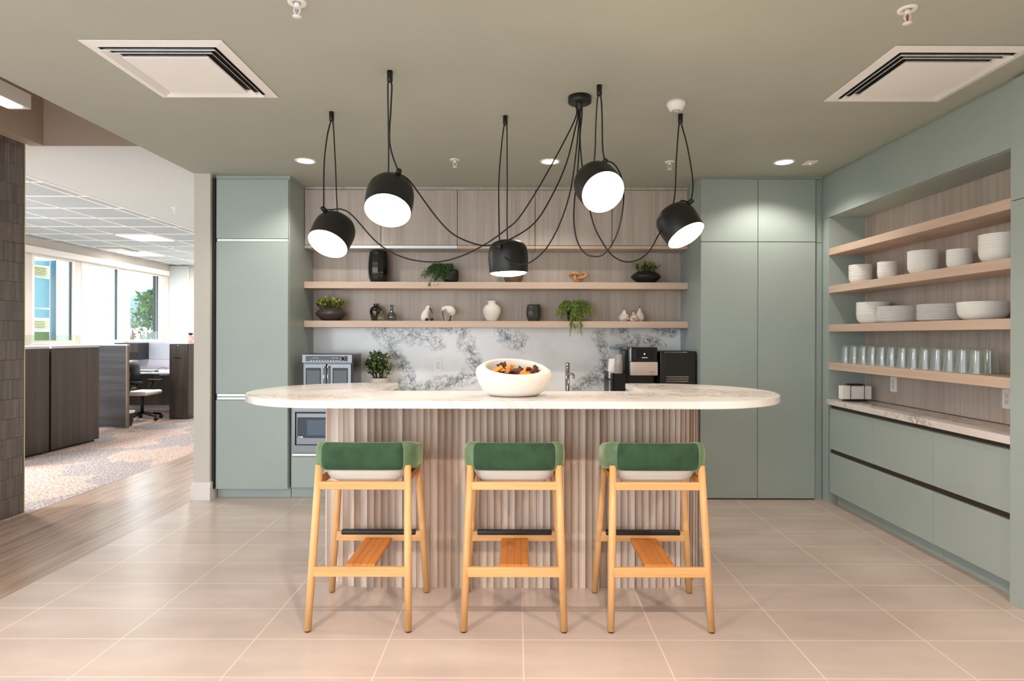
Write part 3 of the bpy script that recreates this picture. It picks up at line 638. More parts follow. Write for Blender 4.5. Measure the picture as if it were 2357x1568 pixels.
# ------------------------------------------------------------------ ceiling fixtures
def downlight(x, y, label, power, col, size=2.25, bl=.35):
    c = Vector((x, y, H)); t = thing('recessed_downlight', label, 'ceiling light', c, 'recessed downlights')
    obj('trim_ring', MB().lathe([(.062, 0), (.066, -.004), (.08, -.004), (.082, 0), (.082, .001), (.062, .001), (.062, 0)], c, n=40), M['whp'], t)
    obj('lens', MB().lathe([(0, -.0012), (.063, -.0012), (.063, 0)], c, n=40), M['dl'], t)
    l = bpy.data.lights.new('downlight_beam', 'SPOT'); l.energy = power; l.color = col; l.spot_size = size; l.spot_blend = bl; l.shadow_soft_size = .05
    o = bpy.data.objects.new('downlight_beam', l); C.objects.link(o); o.location = (x, y, H-.012); o.parent = None
for x, lb in ((-1.65, 'round recessed ceiling downlight in front of the oak cabinets, left one'), (.25, 'round recessed ceiling downlight behind the pendant cords, middle one'), (2.07, 'round recessed ceiling downlight in front of the right tall cabinet')):
    downlight(x, 4.66, lb, DOWN, (1, .90, .80), 2.35, .5)
for x in (-1.65, .25, 2.07):
    l = bpy.data.lights.new('front_downlight_beam', 'SPOT'); l.energy = FRONT; l.color = (1, .82, .70); l.spot_size = 2.3; l.spot_blend = .5; l.shadow_soft_size = .06
    o = bpy.data.objects.new('front_downlight_beam', l); C.objects.link(o); o.location = (x, .95, H-.012)
def vent(x0, x1, y0, y1, label, z=H):
    c = Vector(((x0+x1)/2, (y0+y1)/2, z)); t = thing('ceiling_diffuser', label, 'air vent', c, 'square ceiling air vents'); w2 = (x1-x0)/2
    def ringm(r0, r1, a, b): # square ring between half-widths r0<r1, height a at r0, b at r1
        mb = MB(); cs = ((-1, -1), (1, -1), (1, 1), (-1, 1))
        A = [c+Vector((r0*x, r0*y, a)) for x, y in cs]; B = [c+Vector((r1*x, r1*y, b)) for x, y in cs]
        A2 = [p+Vector((0, 0, .003)) for p in A]; B2 = [p+Vector((0, 0, .003)) for p in B]
        return mb.rings([A, B, B2, A2, A], cap=False, smooth=False)
    obj('outer_frame', ringm(w2-.052, w2, -.010, -.005), M['whp'], t)
    obj('louvre_ring', ringm(w2-.078, w2-.058, -.006, -.024), M['whp'], t)
    obj('louvre_ring', ringm(w2-.108, w2-.088, -.006, -.024), M['whp'], t)
    obj('louvre_ring', ringm(w2-.145, w2-.122, -.006, -.024), M['whp'], t)
    obj('centre_plate', MB().rbox(c.x-w2+.123, c.x+w2-.123, c.y-w2+.123, c.y+w2-.123, z-.028, z-.0235, .002, 1), M['whp'], t)
    obj('dark_throat', MB().box(c.x-w2+.01, c.x+w2-.01, c.y-w2+.01, c.y+w2-.01, z-.0035, z-.001), M['gap'], t)
vent(-2.02, -1.36, 2.755, 3.405, 'square white ceiling air diffuser at upper left, nearest the office')
vent(1.755, 2.415, 2.79, 3.44, 'square white ceiling air diffuser at upper right, above the drawer wall')
def sprinkler(x, y, z, label, red=False):
    c = Vector((x, y, z)); t = thing('fire_sprinkler', label, 'sprinkler', c, 'ceiling fire sprinklers')
    obj('escutcheon', MB().lathe([(.016, 0), (.016, -.004), (.036, -.006), (.038, 0)], c, n=28), M['whp'], t)
    obj('body', MB().tube([c, c+Vector((0, 0, -.022))], .011, 12).tube([c+Vector((-.010, 0, -.02)), c+Vector((-.013, 0, -.035)), c+Vector((-.003, 0, -.055))], .003, 6).tube([c+Vector((.010, 0, -.02)), c+Vector((.013, 0, -.035)), c+Vector((.003, 0, -.055))], .003, 6), M['whp'], t)
    obj('deflector', MB().lathe([(0, -.055), (.018, -.057), (.018, -.060), (0, -.060)], c, n=20), M['whp'], t)
    if red: obj('glass_bulb', MB().tube([c+Vector((0, 0, -.02)), c+Vector((0, 0, -.052))], .0028, 8), plain('red_bulb', (190, 30, 20), .2), t)
sprinkler(-.485, 4.62, H, 'white fire sprinkler on the green ceiling between the left and middle downlights')
sprinkler(1.18, 4.66, H, 'white fire sprinkler on the green ceiling just left of the rightmost pendant cord')
sprinkler(-.90, 2.44, H, 'white fire sprinkler at the top edge of the photo left of centre')
sprinkler(1.61, 2.48, H, 'white fire sprinkler at the top edge of the photo above the right air vent', True)
c = Vector((.915, 3.47, H)); t = thing('smoke_detector', 'round white smoke detector on the ceiling above the rightmost pendant hook', 'smoke detector', c)
obj('base', MB().lathe([(0, 0), (.054, 0), (.054, -.018), (.050, -.022)], c, n=40), M['whp'], t)
obj('cover', MB().lathe([(.052, -.020), (.038, -.046), (.030, -.050), (.0, -.050)], c, n=40), M['whp'], t)
obj('sensor_ring', MB().lathe([(.016, -.050), (.016, -.053), (.024, -.053), (.024, -.050)], c, n=30), M['grey'], t)
c = Vector((2.27, 4.66, H)); t = thing('ceiling_sensor', 'small flat white rectangular sensor with red light on the ceiling right of the last downlight', 'sensor', c)
obj('plate', MB().rbox(c.x-.04, c.x+.04, c.y-.055, c.y+.055, H-.010, H-.0005, .003), M['whp'], t)
obj('indicator', MB().lathe([(0, -.0115), (.007, -.0105), (.007, -.009)], c, n=14), M['redl'], t)
# linear light in the recess
t = thing('linear_pendant_light', 'long white suspended linear light in the raised ceiling recess at far left', 'ceiling light', (-3.27, 2.4, 2.86))
obj('housing', MB().box(-3.34, -3.20, 1.0, 3.94, 2.865, 2.96), M['trimw'], t)
obj('lens', MB().box(-3.325, -3.225, 1.02, 3.9, 2.858, 2.8655), M['linear'], t)
for y in (1.5, 3.55): obj('suspension_cable', MB().tube([(-3.27, y, 2.96), (-3.27, y, 3.30)], .002, 6), M['alu'], t)
obj('end_bracket', MB().box(-3.29, -3.25, 3.5, 3.56, 2.96, 2.985), M['whp'], t)

# ------------------------------------------------------------------ things on the back wall shelves
SU, SL, SY = 1.872, 1.518, 5.57
c = Vector((-1.29, SY, SU))
single('faceted_vase', facet([(0, .0), (.06, 0), (.07, .004), (.088, .04), (.098, .10), (.098, .17), (.092, .24), (.084, .282), (.078, .286), (.074, .27), (.06, .1), (0, .02)], c, 12, 24), M['glaze'], 'tall glossy black faceted vase on the upper back shelf', 'vase', c)
def sprig_plant(c, n, rad, hgt, drop, m, seed, lean=(0, 0), leaf=.012, front=-1):
    rr = random.Random(seed); mb = MB()
    for i in range(n):
        a = rr.uniform(0, 2*PI); L = rr.uniform(.4, 1); p = Vector(c)+Vector((math.cos(a)*rad*.3, math.sin(a)*rad*.25, 0)); pts = [p.copy()]
        vx, vy = math.cos(a)*rad*L+lean[0]*L, math.sin(a)*rad*.55*L+lean[1]*L
        steps = 7
        for k in range(1, steps+1):
            u = k/steps; q = Vector((p.x+vx*u, p.y+vy*u, p.z+hgt*rr.uniform(.85, 1.1)*math.sin(PI*.62*u*1.0)*(1-.35*u)-drop*L*u**2.4))
            if q.z < c[2]-.06+.01 and q.y > 5.44: q.z = max(q.z, c[2]-.06+.01) if False else q.z
            pts.append(q+Vector((rr.uniform(-.006, .006), rr.uniform(-.006, .006), 0)))
        mb.tube(pts, .0011, 4, cap=False)
        for k in range(1, len(pts)):
            for _ in range(3):
                d = Vector((rr.uniform(-1, 1), rr.uniform(-1, .6), rr.uniform(-.6, 1))).normalized(); o = pts[k].lerp(pts[k-1], rr.random()); s = leaf*rr.uniform(.7, 1.4); w_ = d.cross(Vector((.3, .2, 1))).normalized()*s*.16
                mb.add([o-w_, o+w_, o+d*s], [(0, 1, 2)]); w2 = d.cross(w_).normalized()*s*.16; mb.add([o-w2, o+w2, o+d*s], [(0, 1, 2)])
    return mb
def clampshelf(mb, z, yfront=5.44, x0=-9, x1=9, ymax=5.695):
    for v in mb.v:
        if v.y > ymax: v.y = ymax-random.random()*.02
        if v.z < z+.002 and v.y > yfront-.004:
            if v.z < z-.03: v.y = yfront-.008-random.random()*.02
            else: v.z = z+.002+random.random()*.006
    return mb
# trailing plant, upper
c = Vector((-.63, 5.56, SU)); t = thing('potted_plant', 'trailing green plant in a small black pot on the upper back shelf, spilling left', 'plant', c)
obj('pot', MB().lathe([(0, 0), (.055, 0), (.072, .03), (.076, .09), (.07, .12), (.064, .12), (.062, .05), (0, .03)], c+Vector((.01, 0, 0)), n=28), M['blackpot'], t)
mb = sprig_plant(c+Vector((-.02, -.01, .10)), 110, .12, .12, .15, None, 3, (-.11, -.04), .022); mb2 = sprig_plant(c+Vector((-.03, -.01, .09)), 26, .05, .05, .17, None, 4, (-.09, -.13), .016)
mb.add(mb2.v, mb2.f); obj('foliage', clampshelf(mb, SU), M['leafm'], t)
# trailing plant, lower
p = at(1321, 735, 5.55); c = Vector((p.x, 5.55, SL)); t = thing('potted_plant', 'bushy light green trailing plant on the lower back shelf, hanging over its edge', 'plant', c)
obj('pot', MB().lathe([(0, 0), (.05, 0), (.062, .03), (.066, .08), (.06, .10), (.055, .10), (.05, .03), (0, .02)], c, n=28), M['blackpot'], t)
mb = sprig_plant(c+Vector((0, -.01, .09)), 140, .15, .15, .17, None, 5, (0, -.03), .024); mb2 = sprig_plant(c+Vector((0, -.02, .08)), 34, .05, .05, .26, None, 6, (.0, -.15), .018)
mb.add(mb2.v, mb2.f); obj('foliage', clampshelf(mb, SL), M['leafl'], t)
# ribbed glass behind the middle pendant
c = Vector((-.04, SY, SU)); single('ribbed_candle_holder', facet([(0, .0), (.055, 0), (.075, .018), (.092, .06), (.10, .11), (.098, .16), (.094, .16), (.094, .11), (.07, .03), (0, .01)], c, 20, 15), M['brownrib'], 'brown ribbed glass candle holder on the upper back shelf, half hidden behind the middle pendant', 'candle holder', c)
# wooden knot
kp_ = []
for i in range(90):
    a = 2*PI*i/90; kp_.append(((math.sin(a)+2*math.sin(2*a)), (math.cos(a)-2*math.cos(2*a)), -math.sin(3*a)))
c0 = Vector((.565, 5.565, SU+.062)); mb = MB(); pts = [c0+Vector((x*.0265, z*.022, y*.0155)) for x, y, z in kp_]
zmin = min(p.z for p in pts)-.017; pts = [p-Vector((0, 0, zmin-SU-.001)) for p in pts]; pts.append(pts[0].copy()); pts.append(pts[1].copy())
mb.tube(pts, .0165, 14, cap=False); single('wooden_knot', mb, M['knot'], 'tan carved wooden knot sculpture on the upper back shelf', 'sculpture', (c0.x, c0.y, SU))
def succulent(c, seed, mats, spread, h):
    out = []
    for m, n, kind in mats:
        rr = random.Random(seed+n); mb = MB()
        for i in range(n):
            a = rr.uniform(0, 2*PI); r = spread*math.sqrt(rr.random()); o = Vector(c)+Vector((r*math.cos(a), r*.6*math.sin(a), rr.uniform(0, .02)))
            tip = o+Vector(((o.x-c[0])*rr.uniform(.1, .5), (o.y-c[1])*.4, h*rr.uniform(.4, 1)*(1.15-.5*r/spread)))
            if kind == 'ball':
                for _ in range(7):
                    q = tip+Vector((rr.uniform(-1, 1), rr.uniform(-1, 1), rr.uniform(-1, 1)))*.008; s = rr.uniform(.003, .0052)
                    mb.lathe([(0, -s), (s*.8, -s*.5), (s, 0), (s*.8, s*.5), (0, s)], q, n=6)
                mb.tube([o, tip], .0012, 4)
            else:
                mb.tube([o, tip], .0012, 4)
                for _ in range(6):
                    d = Vector((rr.uniform(-1, 1), rr.uniform(-1, 1), rr.uniform(.1, 1))).normalized(); s = rr.uniform(.012, .024); w_ = d.cross(Vector((0, .2, 1))).normalized()*s*.22; b = o.lerp(tip, rr.uniform(.4, 1))
                    mb.add([b, b+d*s*.5+w_, b+d*s, b+d*s*.5-w_], [(0, 1, 2, 3)])
        out.append((mb, m))
    return out
bowlp = [(0, 0), (.068, 0), (.085, .012), (.120, .040), (.139, .058), (.137, .066), (.115, .088), (.088, .106), (.078, .108), (.072, .104), (.07, .09), (0, .085)]
c = Vector((1.19, 5.56, SU)); t = thing('planted_bowl', 'matte black angular bowl of green succulents at the right end of the upper back shelf', 'planter', c)
obj('pot', MB().lathe(bowlp, c, n=40), M['blackpot'], t)
for (mb, m), nm_ in zip(succulent(c+Vector((0, 0, .10)), 2, [('leafm', 60, 'leaf'), ('yel', 30, 'ball'), ('leafp', 22, 'leaf')], .09, .11), ('green_foliage', 'yellow_foliage', 'burgundy_foliage')): obj(nm_, mb, M[m], t)
p = at(761, 735, 5.56); c = Vector((p.x, 5.56, SL)); t = thing('planted_bowl', 'dark brown angular bowl with yellow-green succulents at the left end of the lower back shelf', 'planter', c)
obj('pot', MB().lathe([(r, z*1.08) for r, z in bowlp], c, n=40), M['darkpot'], t)
for (mb, m), nm_ in zip(succulent(c+Vector((0, 0, .10)), 9, [('leafd', 45, 'leaf'), ('yel', 46, 'ball'), ('leafp', 36, 'leaf')], .10, .125), ('green_foliage', 'yellow_foliage', 'burgundy_foliage')): obj(nm_, mb, M[m], t)
# vases on the lower shelf
def bottle(c, prof, m, name, label, cat='vase', n=36, smooth=True, wall=.0025):
    inn = [(max(r-wall, 0), z+(wall if i == 0 else 0)) for i, (r, z) in enumerate(prof)][::-1]
    return single(name, MB().lathe(prof+inn, c, n=n, smooth=smooth), m, label, cat, c)
p = at(865, 735, 5.6); bottle(Vector((p.x, 5.61, SL)), [(0, 0), (.035, 0), (.042, .01), (.052, .05), (.060, .085), (.055, .115), (.035, .136), (.022, .142), (.022, .155), (.029, .162)], M['amber'], 'amber_vase', 'dark amber glass vase on the lower back shelf, behind the tiny clear one')
p = at(876.5, 735, 5.5); bottle(Vector((p.x, 5.51, SL)), [(0, 0), (.022, 0), (.034, .012), (.037, .032), (.030, .055), (.012, .068), (.010, .085), (.012, .092)], M['olive'], 'bud_vase', 'tiny pale greenish glass bud vase in front of the amber vase')
p = at(902, 735, 5.56); bottle(Vector((p.x, 5.56, SL)), [(0, 0), (.03, 0), (.040, .012), (.045, .038), (.037, .066), (.016, .088), (.014, .12), (.015, .145), (.028, .150)], M['greyg'], 'bud_vase', 'grey glass bottle-neck bud vase right of the amber vase')
p = at(1132, 735, SY); bottle(Vector((p.x, SY, SL)), [(0, 0), (.042, 0), (.055, .02), (.075, .06), (.083, .095), (.078, .125), (.06, .148), (.04, .158), (.037, .168), (.044, .186), (.045, .190)], M['matw'], 'round_vase', 'round matte white vase in the middle of the lower back shelf')
p = at(1229, 735, SY); c = Vector((p.x, SY, SL)); single('faceted_candle_holder', facet([(0, 0), (.045, 0), (.055, .008), (.068, .04), (.072, .08), (.068, .125), (.060, .152), (.056, .150), (.063, .08), (.05, .02), (0, .01)], c, 10, 28), M['smoke'], 'dark grey-green faceted glass candle holder on the lower back shelf', 'candle holder', c)
# bird figurines
p = at(982, 735, 5.56); c = Vector((p.x, 5.56, SL)); t = thing('bird_figurine', 'white long-beaked bird figurine standing upright on the lower back shelf, beak pointing down right', 'figurine', c)
obj('body', MB().tube(spline([c+Vector((-.012, 0, .003)), c+Vector((-.018, 0, .03)), c+Vector((-.012, 0, .07)), c+Vector((.006, 0, .105)), c+Vector((.012, -.005, .128)), c+Vector((.014, -.006, .146))], 5), [.018, .026, .031, .034, .036, .037, .037, .037, .036, .034, .032, .030, .028, .026, .024, .0225, .022, .0215, .0215, .0215, .021, .020, .018, .014, .009, .003], 20), M['matw'], t)
obj('beak', MB().tube(spline([c+Vector((.022, -.012, .122)), c+Vector((.040, -.016, .108)), c+Vector((.052, -.018, .084)), c+Vector((.058, -.018, .068))], 4), [.007, .0065, .006, .0055, .005, .0048, .0045, .004, .0035, .003, .0025, .002, .001], 10), M['black'], t)
for fx in (.006, .052):
    mb = MB()
    for dx, dz in ((-.016, .018), (-.004, .024), (.010, .024), (.018, .014)): mb.tube([c+Vector((fx, -.03, .006)), c+Vector((fx+dx, -.038, .004+dz))], [.006, .003], 8)
    mb.tube([c+Vector((fx-.002, -.01, .004)), c+Vector((fx, -.032, .006))], .0045, 8); obj('foot', mb, M['black'], t)
p = at(1033, 735, 5.56); c = Vector((p.x, 5.56, SL)); t = thing('bird_figurine', 'white long-beaked bird figurine bending down to peck on the lower back shelf', 'figurine', c)
obj('body', MB().tube(spline([c+Vector((-.058, 0, .098)), c+Vector((-.050, 0, .116)), c+Vector((-.02, 0, .124)), c+Vector((.012, 0, .108)), c+Vector((.03, 0, .08)), c+Vector((.022, 0, .048))], 5), [.005, .010, .013, .015, .016, .0165, .017, .0175, .018, .019, .021, .024, .028, .032, .035, .038, .039, .039, .038, .036, .033, .029, .023, .016, .010, .006], 20), M['matw'], t)
obj('beak', MB().tube(spline([c+Vector((-.057, 0, .092)), c+Vector((-.056, 0, .06)), c+Vector((-.048, 0, .025)), c+Vector((-.042, 0, .002))], 4), [.005, .005, .0048, .0045, .0042, .004, .0038, .0035, .003, .0028, .0025, .002, .0015], 10), M['black'], t)
for dy in (-.012, .012): obj('leg', MB().tube([c+Vector((.020, dy, .055)), c+Vector((.012, dy, .018)), c+Vector((.004, dy*1.5, .003))], [.005, .0045, .004], 8).tube([c+Vector((.012, dy, .012)), c+Vector((-.008, dy*1.6, .003))], .003, 6).tube([c+Vector((.012, dy, .012)), c+Vector((.022, dy*1.6, .003))], .003, 6), M['black'], t)
# stone pears
pear = [(0, 0), (.6, .01), (.85, .08), (1, .22), (.98, .34), (.82, .50), (.55, .66), (.36, .80), (.26, .90), (.12, .98), (0, 1)]
for px, y, r, hh, m, lb in ((1436.5, 5.53, .050, .112, 'pear', 'squat marbled pink stone pear at the left of the pear trio'), (1458.5, 5.50, .040, .092, 'pear', 'small marbled stone pear in the middle of the pear trio'), (1472.5, 5.60, .046, .135, 'pearw', 'tall pale stone pear at the right of the pear trio')):
    p = at(px, 735, y); c = Vector((p.x, y, SL)); t = thing('stone_pear', lb, 'figurine', c, 'stone pears on the lower shelf')
    obj('fruit', MB().lathe([(a*r, b*hh) for a, b in pear], c, n=28), M[m], t)
    obj('stem', MB().tube([c+Vector((0, 0, hh-.003)), c+Vector((-.003, 0, hh+.010))], [.0025, .0035], 8), M['black'], t)

# ------------------------------------------------------------------ on the back counter
BC = .864
t = thing('countertop_oven', 'stainless steel french-door toaster oven on the back counter at left', 'oven', (-1.635, 5.3, BC))
x0, x1, zt = -1.852, -1.418, 1.224
obj('body', MB().rbox(x0, x1, 5.17, 5.45, BC+.012, zt, .008), M['steel'], t)
obj('control_panel', MB().rbox(x0, x1, 5.15, 5.171, zt-.078, zt-.002, .004), M['steel'], t)
obj('display', MB().rbox(x0+.035, x1-.04, 5.147, 5.153, zt-.062, zt-.018, .002), M['screen'], t)
kx = x1-.075; kn = obj('knob', MB().lathe([(.012, .004), (.021, .004), (.021, .018), (.018, .02), (.018, .0), (.012, .0)], (kx, 5.147, zt-.038), (0, -1, 0), 32), M['chrome'], t)
obj('knob_centre', MB().lathe([(0, .019), (.0155, .019), (.0155, .0), (0, 0)], (kx, 5.147, zt-.038), (0, -1, 0), 32), M['screen'], kn)
mb = MB()
for i in range(11): mb.box(x0+.075+i*.024, x0+.087+i*.024, 5.1462, 5.147, zt-.0575, zt-.0555)
for i in (0, 1, 2, 9, 10, 11): mb.box(x0+.10+i*.018, x0+.106+i*.018, 5.1462, 5.147, zt-.036, zt-.033)
obj('panel_marks', mb, M['led'], t)
for s, a, b in ((-1, x0+.018, -1.642), (1, -1.632, x1-.008)):
    d = obj('door', MB().rbox(a, b, 5.15, 5.17, BC+.02, zt-.083, .004), M['steel'], t)
    wa, wb = (a+.016, b-.045) if s < 0 else (a+.045, b-.03)
    obj('window', MB().rbox(wa, wb, 5.147, 5.152, BC+.05, zt-.12, .003), M['black'], d)
    obj('pane', MB().box(wa+.012, wb-.008, 5.1455, 5.1472, BC+.06, zt-.142), M['oglass'], d)
    hx = -1.652 if s < 0 else -1.620
    obj('handle', MB().tube([(hx, 5.12, BC+.06), (hx, 5.12, zt-.10)], .007, 12).tube([(hx, 5.12, BC+.08), (hx, 5.15, BC+.08)], .005, 8).tube([(hx, 5.12, zt-.115), (hx, 5.15, zt-.115)], .005, 8), M['chrome'], d)
mb = MB()
for i in range(6):
    for j in range(8): mb.lathe([(0, .0008), (.0035, .0004), (.0035, 0)], (x1, 5.25+j*.022, zt-.04-i*.014), (1, 0, 0), 6)
obj('side_vents', mb, M['gap'], t)
for fx in (x0+.03, x1-.03):
    for fy in (5.2, 5.42): obj('foot', MB().tube([(fx, fy, BC), (fx, fy, BC+.015)], .012, 12), M['black'], t)
# leafy plant
p = at(873, 868, 5.4); c = Vector((p.x, 5.42, BC)); t = thing('potted_plant', 'leafy dark green plant in a beige pot on the back counter right of the oven', 'plant', c)
obj('pot', MB().lathe([(0, 0), (.06, 0), (.085, .02), (.098, .06), (.096, .10), (.085, .135), (.078, .138), (.074, .13), (.08, .10), (0, .09)], c, n=36), M['terr'], t)
rr = random.Random(11); mbs = MB(); mbl = MB(); mbd = MB()
for i in range(30):
    a = rr.uniform(0, 2*PI); r = rr.uniform(.02, .115); hgt = rr.uniform(.10, .235)*(1-.25*r/.12)+.02
    b = c+Vector((math.cos(a)*.02, math.sin(a)*.02, .10)); tip = c+Vector((math.cos(a)*r*1.05, math.sin(a)*r*.75, .12+hgt)); mid = b.lerp(tip, .5)+Vector((math.cos(a)*.01, 0, 0))
    mbs.tube(spline([b, mid, tip], 3), .0028, 6)
    for lvl in (0, .5, 1.0):
        q = tip.lerp(mid, lvl); nl = 7 if lvl == 0 else 4
        for k in range(nl):
            aa = 2*PI*k/nl+rr.uniform(-.4, .4); el = rr.uniform(.1, .9); d = Vector((math.cos(aa)*math.cos(el), math.sin(aa)*math.cos(el), math.sin(el))); s = rr.uniform(.042, .062); w_ = d.cross(Vector((0, 0, 1))).normalized()*s*.24; up = w_.cross(d).normalized()
            tgt = mbl if rr.random() < .5 else mbd; q2 = q+d*.004; m_ = q2+d*s*.55-up*.004
            tgt.add([q2, m_+w_, q2+d*s, m_-w_, m_-up*.003], [(0, 1, 4), (1, 2, 4), (2, 3, 4), (3, 0, 4)], True)
obj('stems', mbs, M['leafp'], t); obj('leaves', mbl, M['leafo'], t); obj('leaves', mbd, M['leafd'], t)
# faucet
c = Vector((.455, 5.45, BC)); t = thing('sink_faucet', 'slim cylindrical chrome faucet on the back counter in front of the backsplash', 'faucet', c)
obj('column', MB().lathe([(0, 0), (.03, 0), (.03, .006), (.0205, .008), (.0205, .236), (.0195, .238), (.0195, .240), (.0205, .242), (.0205, .276), (.018, .279), (0, .279)], c, n=32), M['chrome'], t)
obj('spout', MB().tube(spline([c+Vector((.0, -.01, .17)), c+Vector((.03, -.05, .18)), c+Vector((.045, -.09, .17)), c+Vector((.046, -.10, .14))], 5), .0115, 14), M['chrome'], t)
# coffee machine
t = thing('coffee_machine', 'black single-serve coffee machine with silver front panel on the back counter', 'coffee machine', (1.08, 5.35, BC))
obj('body', MB().rbox(.945, 1.212, 5.28, 5.55, BC, 1.262, .008), M['black'], t)
obj('head', MB().rbox(.968, 1.197, 5.12, 5.30, 1.045, 1.288, .008), M['black'], t)
obj('top_lid', MB().rbox(.86, .95, 5.40, 5.6, 1.262, 1.292, .004).rbox(.90, .97, 5.30, 5.5, 1.285, 1.312, .004), plain('grey_plastic', (120, 132, 138), .3), t)
obj('display', MB().rbox(1.005, 1.165, 5.117, 5.122, 1.185, 1.268, .002), M['screen'], t)
obj('front_panel', MB().rbox(.966, 1.199, 5.112, 5.16, 1.048, 1.163, .006, 3), plain('satin_silver', (214, 196, 186), .35, .35), t)
obj('side_edge', MB().rbox(.966, .972, 5.114, 5.2, 1.166, 1.286, .002), M['chrome'], t)
obj('screen_icon', MB().lathe([(0, .001), (.006, .001), (.006, 0)], (1.085, 5.117, 1.232), (0, -1, 0), 24).box(1.062, 1.110, 5.1155, 5.1168, 1.1985, 1.2015), M['led'], t)
text('lettering', 'FLAVIA', .014, M['gap'], t, Matrix.Translation((1.150, 5.1115, 1.077))@Matrix.Rotation(PI/2, 4, 'X'))
text('lettering', 'CREATION 600', .006, M['gap'], t, Matrix.Translation((1.150, 5.1115, 1.058))@Matrix.Rotation(PI/2, 4, 'X'))
obj('drip_tray', MB().rbox(.975, 1.19, 5.14, 5.29, BC, BC+.045, .004), M['black'], t)
t = thing('pod_merchandiser', 'boxy black appliance with silver vent slots right of the coffee machine', 'appliance', (1.4, 5.3, BC))
obj('body', MB().rbox(1.222, 1.540, 5.15, 5.52, BC, 1.255, .012, 3), M['black'], t)
obj('front_door', MB().rbox(1.262, 1.525, 5.144, 5.152, BC+.01, 1.245, .003), M['black'], t)
mb = MB()
for i in range(4): mb.box(1.277, 1.467, 5.140, 5.1445, 1.037-i*.0145, 1.0405-i*.0145)
obj('vent_slots', mb, M['chrome'], t)
obj('handle_highlight', MB().box(1.262, 1.455, 5.142, 5.146, 1.243, 1.246), M['chrome'], t)
# cup organiser + cups
t = thing('cup_organizer', 'black tiered cup organizer on the back counter left of the coffee machine', 'organizer', (.88, 5.3, BC))
obj('front_box', MB().box(.815, .935, 5.13, 5.135, BC, 1.06).box(.815, .82, 5.13, 5.25, BC, 1.06).box(.93, .935, 5.13, 5.25, BC, 1.06).box(.815, .935, 5.245, 5.25, BC, 1.06).box(.815, .935, 5.13, 5.25, BC, BC+.01), M['black'], t)
mb = MB().box(.80, .935, 5.25, 5.50, BC, BC+.01).box(.80, .935, 5.25, 5.50, 1.0, 1.008)
for i in range(5): mb.box(.795, .80, 5.26+i*.052, 5.27+i*.052, BC+.12, 1.075)
mb.box(.795, .80, 5.25, 5.50, BC+.0, BC+.14); obj('rear_rack', mb, M['black'], t)
def cups(x, y, zb, n, r0, r1, h, step, m, lb, grp, name='paper_cup'):
    for i in range(n):
        z = zb+i*step; c = Vector((x, y, z))
        single(name, MB().lathe([(r1, 0), (r1+.002, .002), (r1, .004), (r0, h), (0, h), (0, h-.003), (r0-.002, h-.003), (r1-.002, .004)], c, n=24), m, lb % (['bottom', 'second', 'third', 'fourth', 'fifth', 'sixth'][i]+(' cup' if i == 0 else ' cup from bottom')), 'cup', c, grp)
cups(.876, 5.19, 1.061, 5, .026, .037, .10, .0165, M['cup'], '%s of the translucent upended stack in the black organizer', 'clear cups in the organizer', 'plastic_cup')
cups(.845, 5.32, 1.009, 3, .032, .043, .115, .03, M['papert'], '%s of the left white paper stack in the black organizer', 'white cups at the organizer left')
cups(.905, 5.42, 1.009, 3, .030, .038, .11, .03, M['papert'], '%s of the back white paper stack beside the coffee machine', 'white cups at the organizer back')

# ------------------------------------------------------------------ right wall shelf contents
ORD = ['bottom', 'second from bottom', 'third from bottom', 'fourth from bottom', 'fifth from bottom', 'sixth from bottom', 'seventh from bottom', 'eighth from bottom', 'ninth from bottom', 'tenth from bottom']
def stack(x, y, z, r, hb, n, total, label, grp, kind='bowl'):
    st = (total-hb)/(n-1) if n > 1 else 0
    if kind == 'bowl': prof = [(0, .0), (r*.55, 0), (r*.72, hb*.08), (r*.88, hb*.28), (r*.96, hb*.55), (r*.985, hb-.006), (r, hb-.003), (r*.99, hb), (r*.965, hb-.002), (r*.93, hb*.5), (r*.68, hb*.14), (0, hb*.1)]
    else: prof = [(0, .0), (r*.60, 0), (r*.62, .003), (r*.86, .004), (r*.985, hb-.003), (r, hb-.0015), (r*.99, hb), (r*.965, hb-.002), (r*.84, .008), (0, .006)]
    first = None
    for i in range(n):
        lb = '%s %s' % (ORD[i] if i < n-1 else 'topmost', label); loc = Vector((x, y, z+i*st+.0005*0))
        if first is None: first = single('%s' % ('bowl' if kind == 'bowl' else 'plate'), MB().lathe(prof, loc, n=48), M['white'], lb, kind, loc, grp)
        else: dup(first, None, loc, lb)
X = 2.74
stack(X, 4.79, 1.803, .086, .075, 5, .153, 'white bowl of the leftmost stack on the upper right-wall shelf', 'bowl stack, upper shelf, first')
stack(X, 4.443, 1.803, .067, .065, 5, .135, 'small white bowl, second stack from left, upper right-wall shelf', 'bowl stack, upper shelf, second')
stack(X, 4.053, 1.803, .092, .08, 6, .161, 'white bowl of the middle stack on the upper right-wall shelf', 'bowl stack, upper shelf, third')
stack(X, 3.718, 1.803, .069, .06, 6, .123, 'small white bowl, fourth stack from left, upper right-wall shelf', 'bowl stack, upper shelf, fourth')
stack(X, 3.40, 1.803, .105, .085, 7, .164, 'white large bowl of the rightmost stack on the upper right-wall shelf', 'bowl stack, upper shelf, fifth')
stack(X, 4.62, 1.483, .116, .075, 9, .166, 'white bowl of the tall stack left of the plates', 'bowl stack left of the plates')
stack(X, 4.30, 1.483, .146, .028, 8, .118, 'white deep plate of the left plate stack on the right-wall shelf', 'left plate stack', 'plate')
stack(X, 3.87, 1.483, .142, .02, 10, .110, 'white plate of the right plate stack on the right-wall shelf', 'right plate stack', 'plate')
stack(X, 3.53, 1.483, .128, .075, 5, .108, 'wide white bowl of the stack right of the plates', 'wide bowls right of the plates')
